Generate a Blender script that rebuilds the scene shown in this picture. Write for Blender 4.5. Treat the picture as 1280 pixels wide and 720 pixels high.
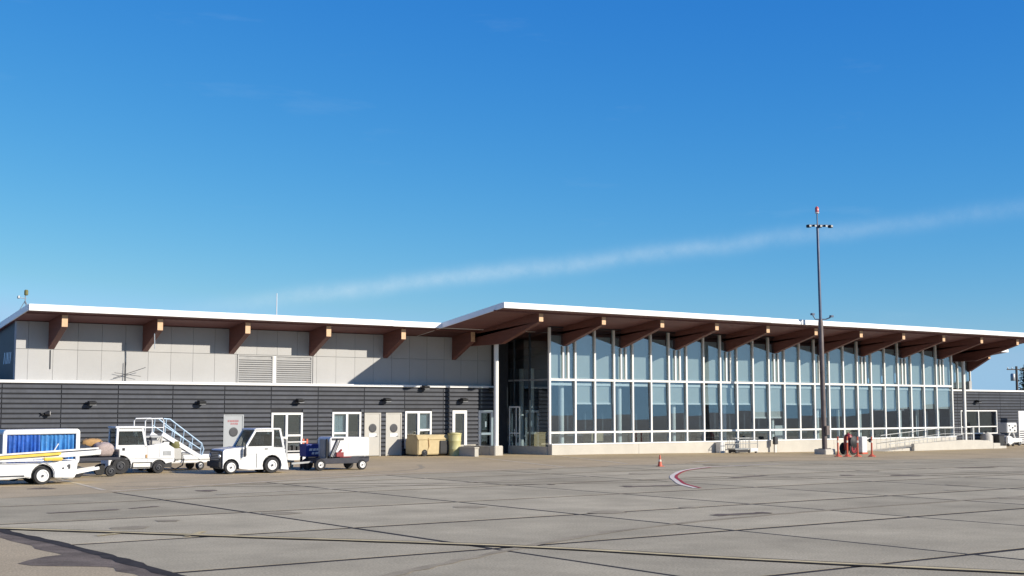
import bpy, bmesh, math, random
from mathutils import Vector, Matrix
random.seed(7)
R = math.radians
for o in list(bpy.data.objects): bpy.data.objects.remove(o)
scene = bpy.context.scene
COL = scene.collection

# ------------------------------------------------------------------ camera
# X runs along the facade, Y goes into the building, metres
FPX, HORIZON, YAW, EYE = 1640.0, 512.0, R(54.0), 2.35
PITCH = math.atan((HORIZON - 360.0) / FPX)
cd = bpy.data.cameras.new('camera'); cam = bpy.data.objects.new('camera', cd); COL.objects.link(cam)
cd.sensor_fit = 'HORIZONTAL'; cd.sensor_width = 36.0; cd.lens = 36.0 * FPX / 1280.0
cd.clip_start = 0.1; cd.clip_end = 20000.0
cam.location = (0, 0, EYE)
cam.rotation_euler = (R(90) + PITCH, 0, YAW - R(90))
scene.camera = cam

# ------------------------------------------------------------------ sun and sky
SUN = Vector((0.54, -1.0, 0.49)).normalized()           # towards the sun
SUN_EL = math.asin(SUN.z); SUN_AZ = math.atan2(SUN.x, SUN.y)
sd = bpy.data.lights.new('sun', 'SUN'); sd.energy = 5.0; sd.angle = R(0.5); sd.color = (1.0, 0.91, 0.77)
sun = bpy.data.objects.new('sun', sd); COL.objects.link(sun)
sun.rotation_euler = (-SUN).to_track_quat('-Z', 'Y').to_euler()
sun.location = SUN * 100

world = bpy.data.worlds.new('World'); scene.world = world; world.use_nodes = True
wn = world.node_tree.nodes; wl = world.node_tree.links
for n in list(wn): wn.remove(n)
def W(t, **kw):
    n = wn.new(t)
    for k, v in kw.items(): setattr(n, k, v)
    return n
def wmath(op, a, b=None, clamp=False):
    n = W('ShaderNodeMath', operation=op); n.use_clamp = clamp
    for i, v in enumerate((a, b)):
        if v is None: continue
        if isinstance(v, (int, float)): n.inputs[i].default_value = v
        else: wl.new(v, n.inputs[i])
    return n.outputs[0]
wout = W('ShaderNodeOutputWorld'); bg = W('ShaderNodeBackground'); wl.new(bg.outputs[0], wout.inputs[0])
sky = W('ShaderNodeTexSky'); sky.sky_type = 'NISHITA'; sky.sun_disc = False
sky.sun_elevation = SUN_EL; sky.sun_rotation = SUN_AZ
sky.air_density = 1.0; sky.dust_density = 0.1; sky.ozone_density = 3.0; sky.altitude = 300
# the phone's colour response, with caps added to dim and blue the unseen sun side: deep blue overhead, pale blue low down (same curve over the whole sky)
sep = W('ShaderNodeSeparateColor'); wl.new(sky.outputs[0], sep.inputs[0])
gch = wmath('MINIMUM', wmath('MULTIPLY', sep.outputs[1], .79), 5.2)
rch = wmath('MINIMUM', wmath('MULTIPLY', wmath('POWER', sep.outputs[0], 1.8), .165), wmath('MULTIPLY', gch, .60))
bch = wmath('MAXIMUM', wmath('MULTIPLY', wmath('POWER', sep.outputs[2], .40), 3.05), wmath('MULTIPLY', gch, 1.4))
tint = W('ShaderNodeCombineColor')
for k_, c_ in enumerate((rch, gch, bch)): wl.new(c_, tint.inputs[k_])
bg.inputs['Strength'].default_value = 0.101
# thin old contrail: a great-circle band broken up by noise, and faint cirrus wisps
tc = W('ShaderNodeTexCoord')
def pixdir(x, y):
    f = Vector((math.cos(YAW) * math.cos(PITCH), math.sin(YAW) * math.cos(PITCH), math.sin(PITCH)))
    r = Vector((math.sin(YAW), -math.cos(YAW), 0)); u = r.cross(f)
    return (f + r * (x - 640) / FPX + u * (360 - y) / FPX).normalized()
da, db = pixdir(1280, 261), pixdir(300, 379)
nrm = da.cross(db).normalized(); tan = (da - db).normalized(); mid = (da + db).normalized()
def wdot(v):
    n = W('ShaderNodeVectorMath', operation='DOT_PRODUCT'); wl.new(tc.outputs['Generated'], n.inputs[0]); n.inputs[1].default_value = v
    return n.outputs['Value']
nz = W('ShaderNodeTexNoise'); nz.inputs['Scale'].default_value = 16; nz.inputs['Detail'].default_value = 6; nz.inputs['Roughness'].default_value = .6
wl.new(tc.outputs['Generated'], nz.inputs['Vector'])
off = wmath('MULTIPLY', wmath('SUBTRACT', nz.outputs['Fac'], 0.5), 0.008)
dist = wmath('DIVIDE', wmath('ADD', wdot(nrm), off), 0.0062)
band = wmath('POWER', 2.718, wmath('MULTIPLY', wmath('MULTIPLY', dist, dist), -1.0))
along = wdot(tan)
lo = wdot(mid)
a0, a1 = db.dot(tan), da.dot(tan)
t = wmath('DIVIDE', wmath('SUBTRACT', along, a0 - 0.05), 0.11, True)
front = wmath('GREATER_THAN', lo, 0.0)
nz2 = W('ShaderNodeTexNoise'); nz2.inputs['Scale'].default_value = 45; nz2.inputs['Detail'].default_value = 8; nz2.inputs['Roughness'].default_value = .7
wl.new(tc.outputs['Generated'], nz2.inputs['Vector'])
fade = wmath('SUBTRACT', 1.0, wmath('MULTIPLY', wmath('DIVIDE', wmath('SUBTRACT', along, a0 + .15), .40, True), .62))   # thins out along its length
band = wmath('MULTIPLY', wmath('MULTIPLY', wmath('MULTIPLY', band, t), fade), wmath('MULTIPLY', front, wmath('ADD', wmath('MULTIPLY', nz2.outputs['Fac'], .8), -.06)))
mp = W('ShaderNodeMapping'); mp.inputs['Scale'].default_value = (2.2, 3.0, 14.0); mp.inputs['Rotation'].default_value = (0, R(8), R(25))
wl.new(tc.outputs['Generated'], mp.inputs['Vector'])
nz3 = W('ShaderNodeTexNoise'); nz3.inputs['Scale'].default_value = 2.4; nz3.inputs['Detail'].default_value = 7; nz3.inputs['Roughness'].default_value = .62
wl.new(mp.outputs[0], nz3.inputs['Vector'])
cir = wmath('MULTIPLY', wmath('SUBTRACT', nz3.outputs['Fac'], 0.60, True), 0.30, True)
mask = wmath('ADD', wmath('MULTIPLY', band, 0.75), cir, True)
mixc = W('ShaderNodeMix', data_type='RGBA')
wl.new(mask, mixc.inputs[0]); wl.new(tint.outputs[0], mixc.inputs[6]); mixc.inputs[7].default_value = (6.0, 7.2, 8.0, 1)
wl.new(mixc.outputs[2], bg.inputs['Color'])

scene.view_settings.view_transform = 'Standard'; scene.view_settings.look = 'None'
scene.view_settings.exposure = 0.25; scene.view_settings.gamma = 1.0; scene.view_settings.use_curve_mapping = False
scene.render.engine = 'CYCLES'
scene.cycles.max_bounces = 8; scene.cycles.transparent_max_bounces = 12; scene.cycles.caustics_reflective = False; scene.cycles.caustics_refractive = False

# ------------------------------------------------------------------ materials
MAT = {}
def pm(name, col, rough=.6, metal=0., var=.12, scale=3., fine=0., bump=0., bscale=40., col2=None, dirt=0., dirtcol=(.12, .10, .08), objvar=0., stretch=None, spec=.5, coat=0.):
    """procedural paint/stone/metal: large tone drift, fine grain, blotchy dirt and relief"""
    m = bpy.data.materials.new(name); m.use_nodes = True; MAT[name] = m
    n = m.node_tree.nodes; l = m.node_tree.links; b = n['Principled BSDF']
    b.inputs['Roughness'].default_value = rough; b.inputs['Metallic'].default_value = metal
    b.inputs['Specular IOR Level'].default_value = spec; b.inputs['Coat Weight'].default_value = coat
    tcn = n.new('ShaderNodeTexCoord'); vec = tcn.outputs['Object']
    geo = n.new('ShaderNodeNewGeometry'); vec = geo.outputs['Position']
    if stretch:
        mpn = n.new('ShaderNodeMapping'); mpn.inputs['Scale'].default_value = stretch; l.new(vec, mpn.inputs['Vector']); vec = mpn.outputs[0]
    n1 = n.new('ShaderNodeTexNoise'); n1.inputs['Scale'].default_value = scale; n1.inputs['Detail'].default_value = 6; n1.inputs['Roughness'].default_value = .62
    l.new(vec, n1.inputs['Vector'])
    c2 = col2 or tuple(c * (1 - var) for c in col); c1 = col if col2 else tuple(min(1, c * (1 + var)) for c in col)
    rp = n.new('ShaderNodeValToRGB'); rp.color_ramp.elements[0].position = .32; rp.color_ramp.elements[1].position = .68
    rp.color_ramp.elements[0].color = (*c2, 1); rp.color_ramp.elements[1].color = (*c1, 1)
    l.new(n1.outputs['Fac'], rp.inputs[0]); out = rp.outputs[0]
    def mix(fac, a, bcol, mode='MIX'):
        x = n.new('ShaderNodeMix'); x.data_type = 'RGBA'; x.blend_type = mode
        if isinstance(fac, float): x.inputs[0].default_value = fac
        else: l.new(fac, x.inputs[0])
        l.new(a, x.inputs[6])
        if isinstance(bcol, tuple): x.inputs[7].default_value = (*bcol, 1)
        else: l.new(bcol, x.inputs[7])
        return x.outputs[2]
    if fine:
        n2 = n.new('ShaderNodeTexNoise'); n2.inputs['Scale'].default_value = bscale; n2.inputs['Detail'].default_value = 4; l.new(vec, n2.inputs['Vector'])
        r2 = n.new('ShaderNodeMapRange'); r2.inputs[1].default_value = .3; r2.inputs[2].default_value = .7; r2.inputs[3].default_value = 1 - fine; r2.inputs[4].default_value = 1 + fine
        l.new(n2.outputs['Fac'], r2.inputs[0]); cmb = n.new('ShaderNodeCombineColor')
        for k in range(3): l.new(r2.outputs[0], cmb.inputs[k])
        out = mix(1.0, out, cmb.outputs[0], 'MULTIPLY')
    if dirt:
        n3 = n.new('ShaderNodeTexNoise'); n3.inputs['Scale'].default_value = scale * 2.7; n3.inputs['Detail'].default_value = 8; n3.inputs['Roughness'].default_value = .7; l.new(vec, n3.inputs['Vector'])
        r3 = n.new('ShaderNodeMapRange'); r3.inputs[1].default_value = .52; r3.inputs[2].default_value = .8; r3.inputs[4].default_value = dirt; l.new(n3.outputs['Fac'], r3.inputs[0])
        out = mix(r3.outputs[0], out, dirtcol)
    if objvar:
        oi = n.new('ShaderNodeObjectInfo'); r4 = n.new('ShaderNodeMapRange'); r4.inputs[3].default_value = 1 - objvar; r4.inputs[4].default_value = 1 + objvar
        l.new(oi.outputs['Random'], r4.inputs[0]); cmb = n.new('ShaderNodeCombineColor')
        for k in range(3): l.new(r4.outputs[0], cmb.inputs[k])
        out = mix(1.0, out, cmb.outputs[0], 'MULTIPLY')
    l.new(out, b.inputs['Base Color'])
    if bump:
        nb = n.new('ShaderNodeTexNoise'); nb.inputs['Scale'].default_value = bscale; nb.inputs['Detail'].default_value = 5; l.new(vec, nb.inputs['Vector'])
        bp = n.new('ShaderNodeBump'); bp.inputs['Strength'].default_value = bump; bp.inputs['Distance'].default_value = .02; l.new(nb.outputs['Fac'], bp.inputs['Height']); l.new(bp.outputs[0], b.inputs['Normal'])
    return m

def glass(name, tint, base_refl=.08, rough=.0):
    m = bpy.data.materials.new(name); m.use_nodes = True; MAT[name] = m
    n = m.node_tree.nodes; l = m.node_tree.links
    for x in list(n): n.remove(x)
    o = n.new('ShaderNodeOutputMaterial'); mx = n.new('ShaderNodeMixShader'); tr = n.new('ShaderNodeBsdfTransparent'); gl = n.new('ShaderNodeBsdfGlossy')
    tr.inputs[0].default_value = (*tint, 1); gl.inputs['Roughness'].default_value = rough; gl.inputs[0].default_value = (.92, .94, .93, 1)
    # Schlick reflectance, the same on both faces of the sheet
    lw = n.new('ShaderNodeLayerWeight'); lw.inputs['Blend'].default_value = .5
    fr = n.new('ShaderNodeMath'); fr.operation = 'POWER'; fr.inputs[1].default_value = 5.0; l.new(lw.outputs['Facing'], fr.inputs[0])
    ad = n.new('ShaderNodeMath'); ad.operation = 'MULTIPLY_ADD'; ad.use_clamp = True; ad.inputs[1].default_value = .9; ad.inputs[2].default_value = base_refl
    l.new(fr.outputs[0], ad.inputs[0]); l.new(ad.outputs[0], mx.inputs[0]); l.new(tr.outputs[0], mx.inputs[1]); l.new(gl.outputs[0], mx.inputs[2]); l.new(mx.outputs[0], o.inputs[0])
    return m

pm('slab', (.455, .388, .258), .9, spec=.1, var=.17, scale=.45, fine=.22, bump=.25, bscale=28, dirt=.35, dirtcol=(.34, .29, .20), objvar=.10)
pm('asphalt', (.48, .38, .235), .9, spec=.1, var=.12, scale=.35, fine=.26, bump=.3, bscale=30, dirt=.35, dirtcol=(.36, .29, .19))
pm('tar', (.055, .047, .040), .85, var=.3, scale=2., spec=.08)
pm('stain', (.19, .150, .112), .85, var=.3, scale=1.5, fine=.25, spec=.08)
pm('faint_stain', (.365, .305, .205), .9, var=.2, scale=1.2, fine=.2, spec=.08)
pm('far_ground', (.20, .18, .12), .95, var=.3, scale=.02, col2=(.13, .14, .07), fine=.2, bscale=3)
pm('hill', (.035, .055, .075), .95, var=.3, scale=.004, fine=.3, bscale=.03)
pm('line_white', (.60, .52, .37), .8, spec=.08, var=.2, scale=2., fine=.2, dirt=.75, dirtcol=(.42, .36, .25))
pm('line_bright', (.78, .68, .55), .75, spec=.08, var=.08, scale=2., dirt=.3, dirtcol=(.35, .3, .28))
pm('line_red', (.42, .06, .07), .75, spec=.08, var=.15, scale=2., dirt=.4, dirtcol=(.3, .24, .22))
pm('line_yellow', (.62, .50, .27), .8, spec=.08, var=.2, scale=1.5, dirt=.6, dirtcol=(.42, .34, .22))
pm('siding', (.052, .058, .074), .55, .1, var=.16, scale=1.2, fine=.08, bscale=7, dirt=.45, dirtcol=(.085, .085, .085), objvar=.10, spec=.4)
pm('siding_back', (.020, .021, .026), .8)
pm('panel', (.385, .385, .385), .6, var=.04, scale=.6, fine=.04, dirt=.12, dirtcol=(.33, .32, .31), objvar=.025)
pm('panel_joint', (.34, .34, .34), .8)
pm('white_metal', (.82, .82, .80), .45, var=.03, scale=1.5, dirt=.10, dirtcol=(.55, .53, .5))
pm('fascia', (.84, .84, .83), .4, var=.03, scale=2.)
pm('roof_top', (.35, .35, .36), .8)
pm('soffit', (.155, .068, .068), .62, var=.16, scale=.7, fine=.10, bscale=9, stretch=(1, 6, 1))
pm('glulam', (.15, .058, .046), .55, var=.14, scale=1.2, fine=.10, bscale=14, stretch=(3, .4, 6))
pm('endgrain', (.62, .40, .24), .6, var=.12, scale=8.)
pm('concrete', (.52, .49, .43), .85, var=.08, scale=.8, fine=.08, bump=.15, bscale=25, dirt=.35, dirtcol=(.42, .39, .34))
pm('white_paint', (.74, .74, .73), .38, var=.04, scale=2., dirt=.32, dirtcol=(.42, .38, .33), coat=.3)
pm('white_worn', (.74, .73, .70), .5, var=.06, scale=3., dirt=.45, dirtcol=(.30, .26, .22))
pm('cream', (.45, .435, .40), .55, var=.05, scale=2., dirt=.25, dirtcol=(.40, .36, .3))
pm('door_grey', (.33, .35, .37), .5, var=.04, scale=2., dirt=.15, dirtcol=(.3, .3, .3))
pm('rubber', (.022, .022, .024), .8, var=.2, scale=6., dirt=.4, dirtcol=(.10, .09, .08))
pm('dark_metal', (.045, .047, .055), .5, .3, var=.2, scale=5.)
pm('black', (.02, .021, .024), .6, var=.2, scale=5.)
pm('grey_metal', (.33, .34, .35), .45, .5, var=.12, scale=4., dirt=.2)
pm('mast_metal', (.13, .105, .10), .55, .3, var=.2, scale=3., dirt=.3, dirtcol=(.10, .07, .06))
pm('mast_top', (.09, .11, .16), .5, .4, var=.15, scale=3.)
pm('rail_grey', (.48, .49, .49), .5, .3, var=.1, scale=4.)
pm('alu', (.66, .69, .72), .35, .6, var=.06, scale=4.)
pm('blue_rail', (.46, .60, .72), .4, .2, var=.08, scale=4.)
pm('curtain', (.030, .115, .44), .5, var=.25, scale=2.5, fine=.15, bscale=14)
pm('curtain_light', (.05, .21, .50), .5, var=.2, scale=2.5, fine=.15, bscale=14)
pm('yellow', (.72, .50, .06), .5, var=.1, scale=3., dirt=.3, dirtcol=(.4, .33, .2))
pm('bin_yellow', (.50, .40, .22), .6, var=.1, scale=2.5, dirt=.45, dirtcol=(.42, .3, .15))
pm('barrel_yellow', (.54, .50, .24), .55, var=.08, scale=3., dirt=.3, dirtcol=(.4, .36, .2))
pm('orange', (.56, .11, .055), .55, var=.1, scale=4., dirt=.2, dirtcol=(.4, .15, .1))
pm('red', (.24, .018, .025), .45, var=.12, scale=4.)
pm('blue_box', (.018, .035, .20), .45, var=.15, scale=4.)
pm('navy_metal', (.022, .024, .038), .5, .2, var=.2, scale=4., dirt=.3)
pm('bag_dark', (.030, .038, .055), .8, var=.2, scale=6.)
pm('bag_orange', (.42, .25, .10), .75, var=.2, scale=6.)
pm('bag_pink', (.36, .29, .27), .8, var=.2, scale=9., fine=.2)
pm('olive', (.17, .16, .055), .7, var=.2, scale=6.)
pm('tan', (.42, .34, .22), .7, var=.15, scale=3., dirt=.3)
pm('wood', (.45, .31, .15), .6, var=.12, scale=3.)
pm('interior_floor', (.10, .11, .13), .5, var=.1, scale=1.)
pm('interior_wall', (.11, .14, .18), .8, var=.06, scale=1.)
pm('blind', (.50, .51, .49), .8, var=.03, scale=2.)
pm('blind_fabric', (.72, .74, .72), .8, var=.1, scale=3.)
pm('foliage', (.030, .050, .028), .8, var=.35, scale=3.)
pm('bark', (.10, .075, .055), .9, var=.25, scale=4.)
pm('utility_wood', (.10, .085, .075), .9, var=.2, scale=4.)
glass('tinted_glass', (.84, .90, .92), .165)
glass('window_glass', (.70, .78, .82), .16)
glass('vehicle_glass', (.55, .60, .62), .11)
m = bpy.data.materials.new('beacon'); m.use_nodes = True; m.node_tree.nodes['Principled BSDF'].inputs['Base Color'].default_value = (.55, .12, .12, 1); MAT['beacon'] = m
m.node_tree.nodes['Principled BSDF'].inputs['Roughness'].default_value = .25

# ------------------------------------------------------------------ mesh helpers
OFF = {}
class MB:
    def __init__(s): s.v = []; s.f = []
    def add(s, vs, fs):
        k = len(s.v); s.v += [tuple(v) for v in vs]; s.f += [tuple(i + k for i in f) for f in fs]; return s
    def box(s, x0, x1, y0, y1, z0, z1):
        return s.add([(x0, y0, z0), (x1, y0, z0), (x1, y1, z0), (x0, y1, z0), (x0, y0, z1), (x1, y0, z1), (x1, y1, z1), (x0, y1, z1)],
                     [(0, 3, 2, 1), (4, 5, 6, 7), (0, 1, 5, 4), (1, 2, 6, 5), (2, 3, 7, 6), (3, 0, 4, 7)])
    def prism(s, prof, a, b, axis='y'):
        """outline extruded between a and b; axis y: outline in XZ, x: outline in YZ, z: outline in XY"""
        n = len(prof)
        def P(p, t): return {'y': (p[0], t, p[1]), 'x': (t, p[0], p[1]), 'z': (p[0], p[1], t)}[axis]
        vs = [P(p, a) for p in prof] + [P(p, b) for p in prof]
        fs = [tuple(range(n)), tuple(range(2 * n - 1, n - 1, -1))] + [(i, i + n, (i + 1) % n + n, (i + 1) % n) for i in range(n)]
        return s.add(vs, fs)
    def tube(s, pts, r, n=8, r2=None):
        pts = [Vector(p) for p in pts]; m_ = len(pts); vs = []; fs = []
        for i, p in enumerate(pts):
            d = (pts[min(i + 1, m_ - 1)] - pts[max(i - 1, 0)]).normalized()
            a = d.cross(Vector((0, 0, 1)) if abs(d.z) < .95 else Vector((1, 0, 0))).normalized(); b = d.cross(a)
            rr = r if r2 is None else r + (r2 - r) * i / (m_ - 1)
            for k in range(n):
                t_ = 2 * math.pi * k / n; vs.append(p + a * math.cos(t_) * rr + b * math.sin(t_) * rr)
        for i in range(m_ - 1):
            for k in range(n): fs.append((i * n + k, i * n + (k + 1) % n, (i + 1) * n + (k + 1) % n, (i + 1) * n + k))
        fs.append(tuple(range(n - 1, -1, -1))); fs.append(tuple((m_ - 1) * n + k for k in range(n)))
        return s.add(vs, fs)
    def bar(s, p, q, w, h=None):
        """square bar from p to q"""
        h = h or w; p = Vector(p); q = Vector(q); d = (q - p).normalized()
        a = d.cross(Vector((0, 0, 1)) if abs(d.z) < .95 else Vector((0, 1, 0))).normalized(); b = a.cross(d)
        vs = [c + a * i * w / 2 + b * j * h / 2 for c in (p, q) for i, j in ((-1, -1), (1, -1), (1, 1), (-1, 1))]
        return s.add(vs, [(3, 2, 1, 0), (4, 5, 6, 7)] + [(k, (k + 1) % 4, (k + 1) % 4 + 4, k + 4) for k in range(4)])
    def lathe(s, prof, c, axis='z', n=20):
        """prof: (radius, height) list, closed by caps if the ends have radius > 0"""
        vs = []; fs = []; c = Vector(c); m_ = len(prof)
        for r, h in prof:
            for k in range(n):
                t_ = 2 * math.pi * k / n; a, b = math.cos(t_) * r, math.sin(t_) * r
                vs.append(c + Vector({'z': (a, b, h), 'y': (a, h, -b), 'x': (h, a, b)}[axis]))
        for i in range(m_ - 1):
            for k in range(n): fs.append((i * n + k, i * n + (k + 1) % n, (i + 1) * n + (k + 1) % n, (i + 1) * n + k))
        fs.append(tuple(range(n - 1, -1, -1))); fs.append(tuple((m_ - 1) * n + k for k in range(n)))
        return s.add(vs, fs)
    def mesh(s, name, mat, off=(0, 0, 0), bevel=0., smooth=False, seg=2):
        me = bpy.data.meshes.new(name); o = Vector(off)
        me.from_pydata([tuple(Vector(v) - o) for v in s.v], [], s.f)
        bm = bmesh.new(); bm.from_mesh(me)
        bmesh.ops.recalc_face_normals(bm, faces=bm.faces)
        if bevel:
            ed = [e for e in bm.edges if len(e.link_faces) == 2 and e.calc_face_angle(0) > R(25)]
            bmesh.ops.bevel(bm, geom=ed, offset=bevel, segments=seg, affect='EDGES', clamp_overlap=True)
        if smooth:
            for f in bm.faces: f.smooth = True
            for e in bm.edges:
                if len(e.link_faces) == 2 and e.calc_face_angle(0) > R(38): e.smooth = False
        bm.to_mesh(me); bm.free()
        if mat: me.materials.append(MAT[mat])
        return me
    def build(s, name, mat, parent=None, **kw):
        off = OFF.get(parent, Vector((0, 0, 0))) if parent else Vector((0, 0, 0))
        o = bpy.data.objects.new(name, s.mesh(name, mat, off, **kw)); COL.objects.link(o)
        if parent: o.parent = parent; OFF[o] = off
        return o
def tag(o, label, cat, group=None, kind=None):
    if label: o['label'] = label
    if cat: o['category'] = cat
    if group: o['group'] = group
    if kind: o['kind'] = kind
    return o
def thing(name, label, cat, loc=(0, 0, 0), rz=0, group=None, local=False):
    """Empty at the base of a thing; parts are given in world coordinates unless local"""
    o = bpy.data.objects.new(name, None); COL.objects.link(o); o.empty_display_size = .2
    o.location = loc; o.rotation_euler = (0, 0, rz); OFF[o] = Vector((0, 0, 0)) if local else Vector(loc)
    return tag(o, label, cat, group)
def struct(o): o['kind'] = 'structure'; return o
def dup(root, loc, rz, label, parent=None):
    c = root.copy(); COL.objects.link(c); c.parent = parent
    if parent is None: c.location = loc; c.rotation_euler = (0, 0, rz); c['label'] = label
    for ch in list(root.children): dup(ch, None, None, None, c)
    return c
def piece(name, me, parent, loc):
    """shared-mesh piece placed at world loc under a part whose offset is known"""
    o = bpy.data.objects.new(name, me); COL.objects.link(o); o.parent = parent
    o.location = Vector(loc) - OFF[parent]; OFF[o] = OFF[parent]; return o

# ------------------------------------------------------------------ ground
def gz(x):
    t_ = min(max((x - 40) / 30, 0), 1); return -.25 * t_ * t_ * (3 - 2 * t_)
XL = [7.2 - 5.75 * k for k in range(9, 0, -1)] + [7.2, 13.0, 18.8, 24.3, 29.7, 35.2] + [40 + 5. * k for k in range(13)]
YL = [13.15 - 5.2 * k for k in range(7, 0, -1)] + [13.15, 18.45, 23.3, 28.25, 33.4, 38.5, 43.6]
def sheet(name, mat, xs, ys, z):
    vs = [(x, y, gz(x) + z) for y in ys for x in xs]; nx = len(xs)
    fs = [(j * nx + i, j * nx + i + 1, (j + 1) * nx + i + 1, (j + 1) * nx + i) for j in range(len(ys) - 1) for i in range(nx - 1)]
    return struct(MB().add(vs, fs).build(name, mat))
GX = [-4000, -800, -200] + XL + [120, 200, 800, 4000]
sheet('ground', 'far_ground', GX, [-4000, -500, -120, 60, 200, 4000], -.08)
joint = sheet('apron', 'tar', XL, YL, -.0025)
OFF[joint] = Vector((0, 0, 0))
slabs = 0
for j in range(len(YL) - 1):
    for i in range(len(XL) - 1):
        g = .05 + random.random() * .03; gy = .075 + random.random() * .04
        x0, x1, y0, y1 = XL[i] + g, XL[i + 1] - g, YL[j] + gy, YL[j + 1] - gy
        b_ = MB(); za, zb = gz(x0), gz(x1); e = .006
        vs = []
        for (x, y) in ((x0, y0), (x1, y0), (x1, y1), (x0, y1)): vs.append((x, y, gz(x) - .02))
        for (x, y) in ((x0, y0), (x1, y0), (x1, y1), (x0, y1)): vs.append((x, y, gz(x)))
        b_.add(vs, [(4, 5, 6, 7), (0, 1, 5, 4), (1, 2, 6, 5), (2, 3, 7, 6), (3, 0, 4, 7)])
        b_.build('slab', 'slab', joint); slabs += 1
# asphalt strip along the building, its front edge as in the photograph, laid over the slabs
edge = [(-44, 30.), (-10, 32.5), (4, 35.2), (9.7, 36.5), (12.3, 36.9), (18.3, 39.2), (23.5, 41.0), (30.2, 41.6), (36.6, 42.2), (40, 42.2), (45, 42.), (50, 41.8), (55, 41.6), (60, 41.4), (65, 41.2), (70, 41), (85, 41), (100, 41)]
vs = [(x, y, gz(x) + .004) for x, y in edge] + [(x, 75, gz(x) + .004) for x, y in edge]
n_ = len(edge)
asph = struct(MB().add(vs, [(i, i + 1, n_ + i + 1, n_ + i) for i in range(n_ - 1)]).build('asphalt_strip', 'asphalt'))
# brown patched corner at the lower left
struct(MB().add([(x, y, .004) for x, y in ((-20, -8), (7.0, -8), (7.05, 27.0), (5.5, 28.0), (-20, 29))], [(0, 1, 2, 3, 4)]).build('asphalt_patch', 'asphalt'))
def smooth_line(pts, n=6):
    out = []
    P_ = [Vector((*p, 0)) for p in pts]; P_ = [P_[0]] + P_ + [P_[-1]]
    for i in range(1, len(P_) - 2):
        for k in range(n):
            t_ = k / n; a, b, c, d = P_[i - 1:i + 3]
            out.append(.5 * (2 * b + (c - a) * t_ + (2 * a - 5 * b + 4 * c - d) * t_ ** 2 + (3 * b - a - 3 * c + d) * t_ ** 3))
    return out + [P_[-1]]
def stripe(name, mat, pts, w, z=.008, jit=0., n=6, side=0., parent=None):
    P_ = smooth_line(pts, n); vs = []; fs = []
    for i, p in enumerate(P_):
        d = (P_[min(i + 1, len(P_) - 1)] - P_[max(i - 1, 0)]).normalized(); q = Vector((-d.y, d.x, 0))
        for s_ in (-1, 1):
            v = p + q * (s_ * w / 2 * (1 + random.uniform(-jit, jit)) + side); vs.append((v.x, v.y, gz(v.x) + z))
    for i in range(len(P_) - 1): fs.append((2 * i, 2 * i + 2, 2 * i + 3, 2 * i + 1))
    return struct(MB().add(vs, fs).build(name, mat))
stripe('tar_seal', 'tar', [(7.2, 11), (7.25, 18.1), (7.3, 22), (7.15, 26.7), (7.0, 28)], .24, .012, .35, 10)
stripe('tar_seal', 'stain', [(7.0, 11), (7.05, 18.1), (7.05, 22), (6.95, 26.7)], .55, .008, .3, 10)
stripe('tar_seal', 'tar', [(10.4, 13.0), (10.6, 14.6), (10.3, 15.2)], .13, .010, .3)
for pts, w in (([(9.2, 30.6), (10.9, 30.8)], .28), ([(11.2, 30.9), (12.0, 31.2)], .2), ([(46.5, 33.0), (49, 33.0)], .45), ([(26.5, 30.6), (28.5, 30.4)], .35), ([(21, 21.3), (22.6, 21.1)], .4), ([(33, 32.6), (35, 32.8)], .35), ([(36.4, 20.4), (39.4, 20.2)], .35)):
    stripe('tar_patch', 'stain', pts, w, .007, .45, 8)
struct(MB().add([(x, y, .009) for x, y in ((5.85, 20.9), (6.1, 21.25), (6.45, 21.6), (6.8, 21.75), (7.0, 21.6), (7.05, 19.6), (6.8, 19.7), (6.5, 20.0), (6.2, 20.25), (5.95, 20.5))], [tuple(range(10))]).build('oil_stain', 'stain'))
# old tyre scrubs and drips
rs = random.Random(21)
for pts, w in (([(14, 40), (24, 34), (38, 30), (60, 27)], .22), ([(15.6, 40.5), (25.5, 34.6), (39, 30.8), (60, 27.8)], .22), ([(30, 48), (27, 44), (20, 42.5), (8, 41)], .2), ([(9, 16), (18, 20), (30, 21), (50, 20.5)], .2), ([(40, 50), (50, 46), (64, 45)], .25)):
    stripe('tyre_mark', 'faint_stain', pts, w, .006, .5, 24)
for k in range(26):
    cx, cy, r_ = rs.uniform(9, 48), rs.uniform(15, 46), rs.uniform(.15, .55); n = 11
    struct(MB().add([(cx + r_ * rs.uniform(.6, 1.2) * math.cos(6.283 * i / n), cy + r_ * rs.uniform(.6, 1.3) * math.sin(6.283 * i / n), gz(cx) + .0065) for i in range(n)], [tuple(range(n))]).build('oil_drip', 'faint_stain' if k % 4 else 'stain'))
# painted markings
yl = [(5.4, 30.0), (7.3, 27.2), (8.6, 25.4), (10.6, 22.6), (13.5, 18.5), (15.4, 14.6), (17.6, 10.6), (20, 6)]
stripe('lead_in_line_border', 'tar', yl, .36, .014, .12, 8)
stripe('lead_in_line', 'line_yellow', yl, .19, .018, .1, 8)
stripe('lead_in_line', 'line_yellow', [(8.3, 24.6), (8.9, 24.9)], .14, .012, .3); stripe('lead_in_line', 'line_yellow', [(9.6, 23.5), (10.3, 24.3)], .12, .012, .3)
hook = [(46.5, 39.9), (43.1, 39.6), (40.7, 39.4), (38.2, 39.0), (35.6, 37.6), (33.1, 35.5), (31.5, 33.9), (30.1, 32.2), (28.9, 30.7), (27.8, 28.9)]
stripe('stand_line', 'line_bright', hook[1:], .17, .012, .04, 8)
stripe('stand_line_edge', 'line_red', hook[3:], .11, .016, .1, 8, .14)
stripe('edge_line', 'line_white', [(13.1, 37.7), (18.3, 39.5), (23.8, 41.5), (30.2, 42.0), (34.5, 42.3)], .22, .010, .25, 12)
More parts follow.
